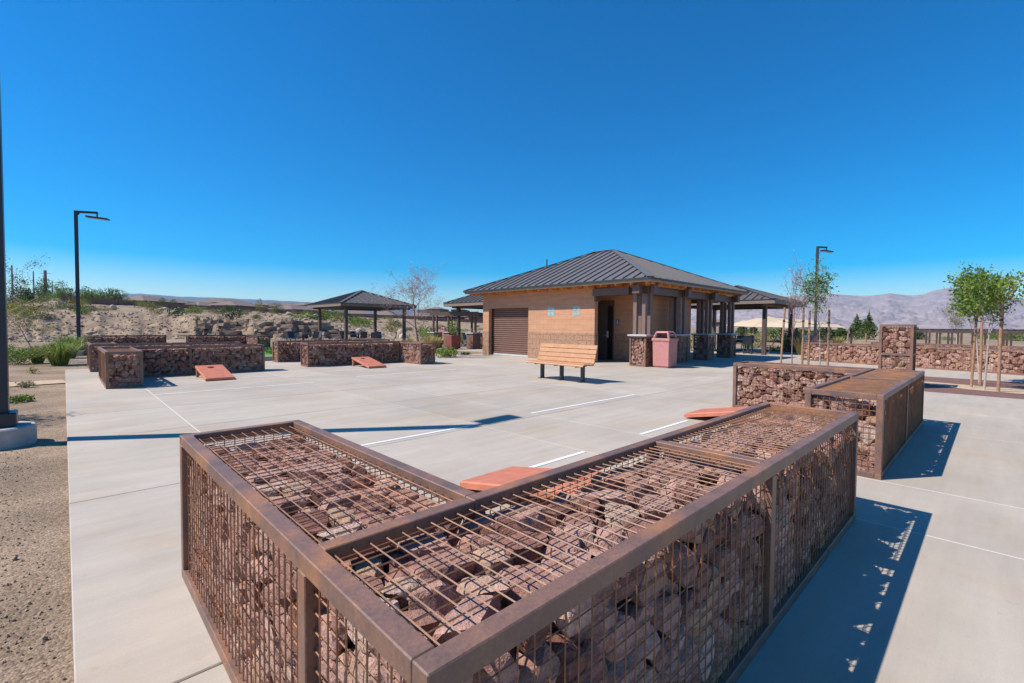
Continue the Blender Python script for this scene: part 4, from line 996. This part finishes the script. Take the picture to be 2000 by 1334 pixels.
for key, px_, D, s, zs, lb in [('olive', 296, 62, 1.15, 1.5, 'tall olive bush on the berm above the left gabions'), ('olive', 311, 58, .95, 1.1, 'lower olive bush right of the tall one on the berm'),
    ('sage', 381, 78, 1.5, 1.3, 'grey green bush on the berm below the brown wall'), ('sage', 434, 82, 1.3, 2.0, 'narrow grey bush at the top of the rock cut'), ('olive', 507, 62, .95, 2.3, 'slender upright olive bush beyond the rock cut'),
    ('olive', 535, 66, .9, 2.2, 'second slender upright bush next to the blue green conifer'), ('conifer', 544, 62, .95, 1.2, 'small blue green conifer on the slope left of the pavilion'), ('green', 579, 56, 1.25, .9, 'spreading green shrub on the slope just left of the pavilion'),
    ('green', 632, 58, 1.3, 1.9, 'bright green bush right of the first pavilion post'), ('green', 655, 60, 1.2, 2.2, 'upright green sapling seen through the pavilion'), ('olive', 667, 58, 1.3, 1.3, 'olive shrub left of the second pavilion post'),
    ('green', 700, 60, 1.7, 1.3, 'wide green shrub in the middle of the pavilion opening'), ('green', 718, 62, 1.4, 1.2, 'green shrub left of the third pavilion post'), ('olive', 764, 58, 1.5, 1.1, 'round yellow green shrub right of the third pavilion post'),
    ('green', 824, 56, 1.0, 2.2, 'slim bright green sapling right of the bare tree'), ('green', 842, 54, 1.5, 1.4, 'green shrub behind the pergola left post'), ('dark', 150, 50, 1.2, .6, 'dark low shrub left of the distant lamp post'), ('sage', 122, 60, 1.8, 1.5, 'brownish dry bush on the mound at left'),
    ('green', 96, 72, 2.0, .9, 'green shrub on the crest of the left mound'), ('dark', 60, 66, 2.1, 1.6, 'dark green tree clump below the power poles'), ('olive', 28, 52, 1.4, 1.0, 'olive shrub on the slope behind the leaning tree'), ('dark', 40, 74, 2.2, 1.7, 'dark bush at far left below the tall poles')]:
    x, y, z = hill_pt(px_, D); place(key, x, y, z, s*.85, px_, lb, zs=zs)
rg = random.Random(77); cnt = 0
SG = 'small shrubs dotted over the hillside'; SL = 'one of the many small dry shrubs dotted over the sandy hillside below the brown wall'
while cnt < 110:
    px_ = rg.uniform(-120, 960); lo_ = ip(px_, [-120, 350, 600, 960], [42, 47, 49, 72]); hi_ = ip(px_, WPX, WD)-3; D = lo_+(hi_-lo_)*rg.random()**1.3
    x, y, z = hill_pt(px_, D); place(rg.choice(['sage', 'sage', 'green', 'dark', 'green', 'olive']), x, y, z, rg.uniform(.45, 1.25)*(1+D/200), rg.uniform(0, 6), SL, SG, zs=rg.uniform(.6, 1.1)); cnt += 1
# boulders and rubble
VS, FF = ROCKS[2]; rgn = np.random.default_rng(9)
M['tanrock'] = m_rock('tan_slope_rock')
nodes = M['tanrock'].node_tree.nodes
for n_ in nodes:
    if n_.type == 'VALTORGB' and len(n_.color_ramp.elements) == 7:
        for e_, c_ in zip(n_.color_ramp.elements, [(.30, .22, .16), (.42, .32, .23), (.36, .26, .185), (.27, .20, .15), (.50, .40, .31), (.44, .34, .25), (.56, .47, .38)]): e_.color = (*c_, 1)
    if n_.type == 'MIX' and not n_.inputs[7].is_linked and n_.blend_type == 'MIX' and n_.inputs[7].default_value[0] < .2: n_.inputs[7].default_value = (.22, .15, .11, 1)
Vs = []; Fs = []; rs = []; b = 0; V1, F1 = ROCKS[1]
for i in range(6000):
    px_ = rgn.uniform(-150, 960); toe = ip(px_, [-300, 0, 150, 350, 600, 700, 900], [33, 33, 37, 44, 46, 48, 60])
    if rgn.random() < .72: D = toe+rgn.uniform(-2, 12 if px_ < 350 or px_ > 640 else 5); s = rgn.uniform(.04, .15)*(1.9 if rgn.random() < .1 else 1)
    else: D = toe+rgn.random()**1.3*120; s = rgn.uniform(.05, .18)*(1.8 if rgn.random() < .1 else 1)
    x, y, z = hill_pt(px_, D); V = V1[rgn.integers(len(V1))]@rand_rot(rgn).T*s; V = V*[1, 1, .75]+[x, y, z+s*.15]
    Vs.append(V); Fs.append(F1+b); rs.append(np.full(len(V), rgn.random())); b += len(V)
tag(mesh_np('slope_rubble', np.concatenate(Vs), np.concatenate(Fs), M['tanrock'], None, np.concatenate(rs)), 'loose tan rubble and stones strewn over the rocky slope', 'rubble', kind='stuff')
BL = []
for i, (px_, D, s) in enumerate([(221, 74, .9), (322, 86, 1.1), (326, 84, .8), (345, 90, .9), (566, 64, .8), (602, 66, .7), (608, 64, .75), (613, 67, .6), (598, 62, .6), (612, 61, .7), (780, 56, .9), (788, 52, .8), (560, 70, .5), (168, 74, .8), (170, 66, .7), (700, 50, .7), (735, 49, .8), (660, 49, .7)]):
    x, y, z = hill_pt(px_, D); V = VS[i % len(VS)]@rand_rot(rgn).T*s*.8+[x, y, z+s*.2]
    o = mesh_np('boulder', V-np.array([x, y, z]), FF, M['tanrock'], None, np.full(len(V), .7+.3*rgn.random())); o.location = (x, y, z); tag(o, 'x', 'boulder', 'boulders on the hillside'); BL.append((px_, o))
ORD = 'leftmost,second from the left,third from the left,fourth from the left,fifth from the left,sixth from the left,seventh from the left,eighth from the left,ninth from the left,tenth from the left,eleventh from the left,twelfth from the left,thirteenth from the left,fourteenth from the left,fifteenth from the left,sixteenth from the left,seventeenth from the left,eighteenth from the left,nineteenth from the left,rightmost'.split(',')
def ordinal(lst, fmt):
    lst = sorted(lst, key=lambda q: q[0])
    for i, (_, o) in enumerate(lst): o['label'] = fmt.replace('#', ORD[i] if i < len(lst)-1 else 'rightmost')
ordinal(BL, 'pale boulder on the sandy hillside, # of the boulders')
# rock ledge: stratified blocks of the cut
M['ledge'] = m_rock('ledge_rock')
for n_ in M['ledge'].node_tree.nodes:
    if n_.type == 'VALTORGB' and len(n_.color_ramp.elements) == 7:
        for e_, c_ in zip(n_.color_ramp.elements, [(.24, .17, .12), (.32, .23, .165), (.29, .20, .145), (.23, .16, .115), (.37, .27, .19), (.34, .25, .18), (.40, .31, .22)]): e_.color = (*c_, 1)
Vs = []; Fs = []; rs = []; b = 0
HF = np.array([(0, 3, 2, 1), (4, 5, 6, 7), (0, 1, 5, 4), (1, 2, 6, 5), (2, 3, 7, 6), (3, 0, 4, 7)])
px_ = 352.0
while px_ < 652:
    wpx = rgn.uniform(9, 26); layers = 5; base_ = ip(px_, [350, 375, 600, 652], [.7, 1.75, 1.6, .6])*rgn.uniform(.85, 1.05)
    for l in range(layers):
        D = ip(px_, [350, 600, 660], [44.2, 46.2, 47.6])+1.5*noise.noise(Vector((px_*.021, 3.1, 0)))+.28*l+rgn.uniform(-.25, .35)
        a_ = ray(px_-wpx*.08, 600, D); c_ = ray(px_+wpx*1.08, 600, D+rgn.uniform(-.3, .3)); d = Vector((c_.x-a_.x, c_.y-a_.y)); n = Vector((-d.y, d.x)).normalized()*2.4
        if n.dot(Vector((RT[2][0], RT[2][1]))) < 0: n = -n
        z0 = base_*l/layers-.05; z1 = base_*(l+1)/layers+rgn.uniform(-.03, .06)
        C8 = np.array([(a_.x, a_.y, z0), (c_.x, c_.y, z0), (c_.x+n.x, c_.y+n.y, z0), (a_.x+n.x, a_.y+n.y, z0), (a_.x, a_.y, z1), (c_.x, c_.y, z1), (c_.x+n.x, c_.y+n.y, z1), (a_.x+n.x, a_.y+n.y, z1)])
        C8[:, :2] += rgn.normal(size=(8, 2))*.07; C8[:, 2] += rgn.normal(size=8)*.035
        Vs.append(C8); Fs.append(HF+b); rs.append(np.full(8, rgn.random())); b += 8
    px_ += wpx
tag(mesh_np('rock_ledge', np.concatenate(Vs), np.concatenate(Fs), M['ledge'], None, np.concatenate(rs)), kind='structure')

# block wall along the top of the berm
def long_wall():
    x, y, z = hill_pt(125, 86); root = thing('block_wall', 'long brown block wall running along the top of the hillside', 'wall', (x, y, z))
    s = MB(); cp = MB(); pts = []
    for px_ in [122, 126, 140, 150, 175, 200, 230, 260, 291, 310, 330, 355, 382, 420, 460, 490, 520, 570, 620, 680, 736, 790, 830, 871, 910, 942, 1000, 1080]:
        D = ip(px_, WPX, WD); q_ = ray(px_, 600, D); pts.append((q_.x, q_.y, wallz(px_), ip(px_, WPX, WH)))
    for (xa, ya, za, ha), (xb, yb, zb, hb) in zip(pts, pts[1:]):
        d = Vector((xb-xa, yb-ya)).normalized(); n = Vector((-d.y, d.x))*.1; zl = min(za, zb)-.6; zt_ = (za+zb)/2+ha
        s.hexa([(xa-n.x, ya-n.y, zl), (xb-n.x, yb-n.y, zl), (xb+n.x, yb+n.y, zl), (xa+n.x, ya+n.y, zl), (xa-n.x, ya-n.y, zt_), (xb-n.x, yb-n.y, zt_), (xb+n.x, yb+n.y, zt_), (xa+n.x, ya+n.y, zt_)])
        n2 = n*1.3; cp.hexa([(xa-n2.x, ya-n2.y, zt_+.002), (xb-n2.x, yb-n2.y, zt_+.002), (xb+n2.x, yb+n2.y, zt_+.002), (xa+n2.x, ya+n2.y, zt_+.002), (xa-n2.x, ya-n2.y, zt_+.09), (xb-n2.x, yb-n2.y, zt_+.09), (xb+n2.x, yb+n2.y, zt_+.09), (xa+n2.x, ya+n2.y, zt_+.09)])
    s.build('wall_face', M['fencewall'], root); cp.build('coping', M['fencewall'], root)
    for i, (xa, ya, za, ha) in enumerate(pts[::2]): MB().box(xa-.25, xa+.25, ya-.25, ya+.25, za-.6, za+ha+.2).build('pilaster', M['fencewall'], root)
long_wall()
# houses beyond the wall
def house(label, px_, pyr, D, wd, dp, ph=2.2, rz=0.0, pye=None):
    """ridge seen at pyr; eave below it"""
    q_ = ray(px_, pyr, D); zr = q_.z; ze = zr-ph; x, y = q_.x, q_.y
    root = thing('house', label, 'house', (x, y, ze-3), 'tile roofed houses beyond the wall', rz)
    MB().box(-wd/2+.5, wd/2-.5, -dp/2+.5, dp/2-.5, 0, 3.05).build('wall', M['housewall'], root, world=False)
    a_, b_ = wd/2, dp/2; hw = min(a_, b_)
    r0 = (-a_+hw, -b_+hw, 3+ph); r1 = (a_-hw, b_-hw, 3+ph)
    V = [(-a_, -b_, 3), (a_, -b_, 3), (a_, b_, 3), (-a_, b_, 3), r0, r1, (-a_, -b_, 2.8), (a_, -b_, 2.8), (a_, b_, 2.8), (-a_, b_, 2.8)]
    F = [(0, 1, 5, 4), (1, 2, 5), (2, 3, 4, 5), (3, 0, 4)] if wd >= dp else [(0, 1, 4), (1, 2, 5, 4), (2, 3, 5), (3, 0, 4, 5)]
    F += [(6, 7, 1, 0), (7, 8, 2, 1), (8, 9, 3, 2), (9, 6, 0, 3), (9, 8, 7, 6)]
    me = bpy.data.meshes.new('roof'); me.from_pydata(V, [], F); me.update(); finish('roof', me, M['houseroof'], root, world=False)
    MB().box(-1.0, .2, -b_+.46, -b_+.49, .9, 2.3).box(2.2, 3.6, -b_+.46, -b_+.49, .9, 2.3).build('window', M['doordark'], root, world=False)
    return root
for i, (px_, pyr, D, wd, dp, ph, lb) in enumerate([
    (292, 578, 190, 22, 14, 2.4, 'tan roofed house right of the row of dark trees'), (345, 584, 215, 16, 13, 2.2, 'small roof just above the wall beyond the two little conifers'), (424, 582, 230, 20, 16, 2.6, 'large hipped roof left of the blue hills end'),
    (400, 590, 205, 20, 14, 2.4, 'roof in front of the large hipped roof'), (466, 589, 215, 26, 14, 2.2, 'wide low roof in the middle of the left skyline'), (446, 583, 260, 18, 14, 2.2, 'roof peeping over the wide low roof'),
    (560, 590, 260, 18, 16, 2.8, 'brown hipped roof left of the pavilion'), (586, 597, 225, 30, 14, 2.2, 'long pale roof running behind the pavilion corner'), (523, 591, 300, 22, 14, 2.0, 'far roof seen over the slender bushes'), (606, 591, 330, 22, 14, 2.2, 'far roof at the tip of the pavilion eave'),
    (700, 606, 245, 28, 14, 2.2, 'roof seen under the left part of the pavilion'), (757, 607, 250, 20, 16, 2.6, 'roof seen under the right part of the pavilion'), (820, 611, 270, 30, 16, 2.2, 'pale roof behind the bare tree'), (872, 612, 300, 26, 14, 2.2, 'roof above the pergola'), (930, 612, 300, 24, 14, 2.2, 'roof seen under the eave beside the building'),
    (856, 600, 520, 30, 16, 2.4, 'distant red brown roof on the far hill left of the building'), (900, 602, 560, 40, 18, 2.4, 'distant dark roof on the far hill'), (840, 603, 600, 34, 16, 2.4, 'distant roof behind the right side of the bare tree'), (160, 586, 120, 9, 8, 1.4, 'low roof behind the left end of the brown wall'), (1385, 622, 320, 22, 14, 2.6, 'red roofed house seen through the porch posts')]):
    house(lb, px_, pyr, D, wd, dp, ph, rz=R_([44, 20, 60, 35][i % 4]))
# trees behind the wall
proto_shrub('conif2', 1.4, 1.6, 1300, .22, 'conifer', 66); proto_shrub('treeg', 1.7, 1.5, 1500, .22, 'leaf', 67)
protos['conif2'][0].name = 'distant_tree'; protos['treeg'][0].name = 'distant_tree'
TL = []
for i, (px_, D, s, key, zs) in enumerate([(163, 97, .95, 'treeg', 1), (170, 99, 1.1, 'conif2', 1.0), (181, 101, 1.05, 'treeg', .95), (192, 104, 1.1, 'conif2', .95), (201, 106, 1.0, 'treeg', .95), (211, 108, 1.15, 'conif2', 1.0), (224, 116, 1.25, 'conif2', 1.0), (234, 118, 1.3, 'treeg', 1), (232, 122, 1.0, 'conif2', .9), (252, 124, .9, 'treeg', .8), (262, 126, .7, 'conif2', .8), (317, 152, 1.05, 'conif2', 1.05), (338, 156, 1.05, 'conif2', 1.0), (372, 170, 1.35, 'treeg', .8), (386, 174, 1.0, 'treeg', .7), (140, 94, 1.0, 'conif2', .9), (118, 100, .9, 'treeg', 1.5), (130, 98, .9, 'treeg', 1.2), (86, 96, 1.2, 'conif2', 1.1), (102, 100, .8, 'treeg', .9)]):
    x, y, z = hill_pt(px_, D); TL.append((px_, place(key, x, y, wallz(px_)-.3, s*.82, i, 'x', 'trees behind the brown wall', 'distant_tree', 'tree', zs*1.6)))
ordinal(TL, 'bushy tree behind the brown wall, # of the trees there')
# power poles
for lb, px_, ytop, D, wd, arms in [('thick lattice like power pole with many short arms, tallest left of the lamp post', 88, 528, 230, 1.5, 6), ('slim power pole left of the thick one', 65, 530, 260, .7, 0), ('faint power pole right of the thick one', 102, 548, 380, .7, 3), ('power pole rising through the thin tree at far left', 23, 518, 260, .9, 0), ('very faint small pole before the first wall trees', 111, 562, 420, .6, 1)]:
    a_ = ray(px_, ytop, D); b_ = ray(px_, 606, D); root = thing('power_pole', lb, 'power pole', (a_.x, a_.y, b_.z))
    MB().tube([(a_.x, a_.y, b_.z), (a_.x, a_.y, a_.z)], [wd*.6, wd*.4], 8).build('pole', M['polesteel'], root)
    rt = Vector((RT[0][0], RT[0][1], 0)).normalized()
    for k in range(arms):
        z = a_.z-1.5-k*3.4; MB().bar(Vector((a_.x, a_.y, z))-rt*2.6, Vector((a_.x, a_.y, z))+rt*2.6, .16, .16).build('cross_arm', M['polesteel'], root)

# ------------------------------------------------------------------ pergola left of the building
def pergola():
    D = 28.5; a_ = ray(850, 640, D); b_ = ray(925, 640, D*.97)
    root = thing('pergola', 'flat topped dark pergola on gabion piers, left of the building', 'pergola', (a_.x, a_.y, 0))
    d = Vector((b_.x-a_.x, b_.y-a_.y)); L = d.length; d /= L; n = Vector((-d.y, d.x))
    if n.x*RT[2][0]+n.y*RT[2][1] < 0: n = -n
    def P(u, v, z): q_ = Vector((a_.x, a_.y))+d*u+n*v; return (q_.x, q_.y, z)
    for v in (0, 2.0):
        MB().bar(P(-.35, v, 2.08), P(L+.3, v, 2.08), .12, .24).build('beam', M['brownpaint'], root)
        for u in (0, L):
            MB().bar(P(u-.12, v, .95), P(u-.12, v, 1.96), .1).bar(P(u+.12, v, .95), P(u+.12, v, 1.96), .1).build('post', M['brownpaint'], root)
            pr = MB().bar(P(u, v, 0), P(u, v, .90), .6, .6).build('pier', M['bedgravel'], root)
            MB().bar(P(u, v, .901), P(u, v, .96), .72, .72).build('cap', M['capstone'], pr)
    for k in range(7):
        u = -.2+(L+.4)*k/6; MB().bar(P(u, .065, 2.10), P(u, 1.935, 2.10), .05, .12).build('rafter', M['brownpaint'], root)
pergola()
x, y = polar(884, 27.0); root = thing('planter_box', 'dark red planter box beside the faraway pink bin', 'planter', (x, y, 0))
MB().hexa([(x-.25, y-.25, 0), (x+.25, y-.25, 0), (x+.25, y+.25, 0), (x-.25, y+.25, 0), (x-.33, y-.33, .8), (x+.33, y-.33, .8), (x+.33, y+.33, .8), (x-.33, y+.33, .8)]).build('box', M['planter'], root, bevel=.02)
shrub_mesh(root, (x, y, .8), .4, .45, 500, .09, 'leaf', 91)

# ------------------------------------------------------------------ right background
def canopy(label, pxa, pxb, py_e, py_t, D, depth=8):
    a_ = ray(pxa, py_e, D); b_ = ray(pxb, py_e, D); ze = (a_.z+b_.z)/2; L = (b_-a_).length
    d = Vector((b_.x-a_.x, b_.y-a_.y)).normalized(); n = Vector((-d.y, d.x))
    if n.x*RT[2][0]+n.y*RT[2][1] < 0: n = -n
    zt_ = CAMZ+(horizon((pxa+pxb)/2)-py_t)*(D+depth/2)/FPX
    root = thing('shade_canopy', label, 'shade canopy', (a_.x, a_.y, 0), 'tan shade canopies')
    def P(u, v, z): q_ = Vector((a_.x, a_.y))+d*u+n*v; return (q_.x, q_.y, z)
    n_ = 8; V = []; F = []
    for i in range(n_+1):
        for j_ in range(n_+1):
            u, v = i/n_, j_/n_; k = min(u, 1-u, v, 1-v)*2; edge = .12*(math.sin(math.pi*u)+math.sin(math.pi*v))*(1-k)
            V.append(P(u*L, v*depth, ze+(zt_-ze)*k**.85+edge*.6))
    for i in range(n_):
        for j_ in range(n_): b = i*(n_+1)+j_; F.append((b, b+n_+1, b+n_+2, b+1))
    me = bpy.data.meshes.new('fabric'); me.from_pydata(V, [], F); me.update(); f = finish('fabric', me, M['canvas'], root)
    md = f.modifiers.new('t', 'SOLIDIFY'); md.thickness = .02
    for u in (.02, .98):
        for v in (.02, .98): MB().tube([P(u*L, v*depth, -.1), P(u*L, v*depth, ze+.02)], .09, 8).build('post', M['darkmetal'], root)
    return root
canopy('tan fabric shade canopy seen behind the right pavilion', 1471, 1620, 639, 618, 46)
canopy('tan fabric shade canopy right of the distant lamp post', 1545, 1668, 640.5, 622, 40)
proto_shrub('rt', 1.5, 2.0, 3200, .24, 'conifer', 71, .95); proto_shrub('rg', 1.8, 1.3, 1700, .2, 'leaf', 72)
for px_, D, s, key, zs, lb in [(1672, 62, .78, 'rt', 1.05, 'dark green conifer left of the gabion pillar, left one of two'), (1694, 60, .82, 'rt', 1.05, 'dark green conifer left of the gabion pillar, right one of two'),
    (1448, 75, .9, 'rt', .6, 'dark green tree behind the right pavilion roof post'), (1470, 64, .6, 'rt', .9, 'small conifer at the left tip of the tan canopy'), (1510, 55, .9, 'rg', .8, 'green tree under the left canopy'), (1560, 52, .9, 'rg', .8, 'green shrub mass behind the stakes'),
    (1612, 50, 1.0, 'rt', .5, 'dark green hedge like shrub under the right canopy'), (1640, 54, .9, 'rt', .5, 'dark shrub right of the distant bin'), (1790, 60, .8, 'rt', .5, 'dark green shrub behind the right gabion pillar'), (1850, 58, .5, 'rg', .5, 'green shrub behind the long trellis'), (1985, 60, 1.1, 'rg', .55, 'green shrub at the right picture edge'), (1960, 64, 1.2, 'rg', .5, 'wide green shrub right of the stakes'), (1928, 70, 1.1, 'rg', .5, 'green shrub between the right stakes')]:
    x, y = polar(px_, D); place(key, x, y, -.1, s, px_, lb, name='background_tree', cat='tree', zs=zs)
x, y = polar(1868, 36); r = thing('sparse_tree', 'thin sparse tree behind the trellis left of the right stakes', 'tree', (x, y, -.05)); grow_tree(r, (x, y, -.05), 3.0, 1, .9, .035, 55, 'palebark', 'sage', 6, .08, levels=3, up=.4, nbr=7, first=.4, tipr=.2)
# long dark trellis / shade frame
def trellis(label, pxa, Da, pxb, Db, h, posts):
    a_ = ray(pxa, 640, Da); b_ = ray(pxb, 640, Db); root = thing('shade_trellis', label, 'trellis', (a_.x, a_.y, 0))
    A = Vector((a_.x, a_.y)); Bv = Vector((b_.x, b_.y)); d = (Bv-A).normalized(); n = Vector((-d.y, d.x)); n = n if n.dot(Vector((RT[2][0], RT[2][1]))) > 0 else -n
    L = (Bv-A).length
    for v in (0, 2.4):
        s0 = A+n*v; s1 = Bv+n*v; MB().bar((s0.x, s0.y, h), (s1.x, s1.y, h), .10, .18).build('beam', M['rustdark'], root)
        for k in range(posts):
            q_ = A+n*v+d*L*(k+.3)/posts
            MB().bar((q_.x-.1*d.x, q_.y-.1*d.y, 0), (q_.x-.1*d.x, q_.y-.1*d.y, h-.09), .1).bar((q_.x+.12*d.x, q_.y+.12*d.y, 0), (q_.x+.12*d.x, q_.y+.12*d.y, h-.09), .1).build('post', M['rustdark'], root)
    for k in range(24):
        q_ = A+d*L*(k+.5)/24; e_ = q_+n*2.4; MB().bar((q_.x, q_.y, h+.13), (e_.x, e_.y, h+.13), .06, .07).build('rafter', M['rustdark'], root)
trellis('long dark flat trellis on paired posts behind the right gabion wall', 1762, 33, 2060, 24.5, 1.22, 6)
# post and rail markers and wheel stops in the far field
for i, px_ in enumerate([1655, 1690, 1736, 1780, 1828, 1873, 1905, 1950]):
    x, y = polar(px_, 47); o = thing('field_post', 'short wooden post in the sandy field, '+ORD[i]+' of the row', 'post', (x, y, 0), 'short wooden posts in the field'); MB().tube([(x, y, -.1), (x, y, .85)], .07, 8).tube([(x, y, .85), (x, y, .9)], [.07, .03], 8).build('post', M['stake'], o)
x, y = polar(1573, 24.5); o = thing('utility_box', 'pale utility cabinet beside the distant pink bin', 'cabinet', (x, y, 0)); MB().box(x-.15, x+.15, y-.15, y+.15, 0, 1.0).build('cabinet', M['whitesign'], o, bevel=.01); MB().box(x-.17, x+.17, y-.17, y+.17, 1.001, 1.04).build('lid', M['capstone'], o)
# scattered field shrubs on the right
for i in range(46):
    px_ = rg.uniform(1340, 2080); D = rg.uniform(48, 150); x, y = polar(px_, D); place(rg.choice(['sage', 'sage', 'green', 'olive']), x, y, -.1, rg.uniform(.4, 1.2), rg.uniform(0, 6), 'one of the low shrubs scattered over the sandy field right of the building', 'low shrubs in the right field', zs=rg.uniform(.5, .9))
# loose gravel stones beside the plaza
Vs = []; Fs = []; rs = []; b = 0
for i in range(9000):
    d_ = rgn.random()**1.6*14; x = -rgn.uniform(.02, 2.6)-d_*.06; y = 1.0+d_+rgn.uniform(0, 2); s = rgn.uniform(.003, .009) if rgn.random() < .985 else rgn.uniform(.010, .018)
    V = V1[rgn.integers(len(V1))]@rand_rot(rgn).T*s+[x, y, -.048+s*.3]; Vs.append(V); Fs.append(F1+b); rs.append(np.full(len(V), rgn.random())); b += len(V)
tag(mesh_np('gravel', np.concatenate(Vs), np.concatenate(Fs), M['tanrock'], None, np.concatenate(rs)), 'loose gravel beside the left plaza edge', 'gravel', kind='stuff')

# ------------------------------------------------------------------ air
hz = MB().box(-31500, 31500, -31500, 31500, -40, 1120).build('haze', M['ground'], None); hz.data.materials.clear()
mz = bpy.data.materials.new('haze_air'); mz.use_nodes = True; N = mz.node_tree.nodes; N.clear()
ov = N.new('ShaderNodeOutputMaterial'); pv = N.new('ShaderNodeVolumePrincipled'); pv.inputs['Density'].default_value = 3.2e-5; pv.inputs['Color'].default_value = (.48, .72, 1.0, 1); pv.inputs['Anisotropy'].default_value = 0.1
mz.node_tree.links.new(pv.outputs[0], ov.inputs['Volume']); hz.data.materials.append(mz); tag(hz, kind='stuff')
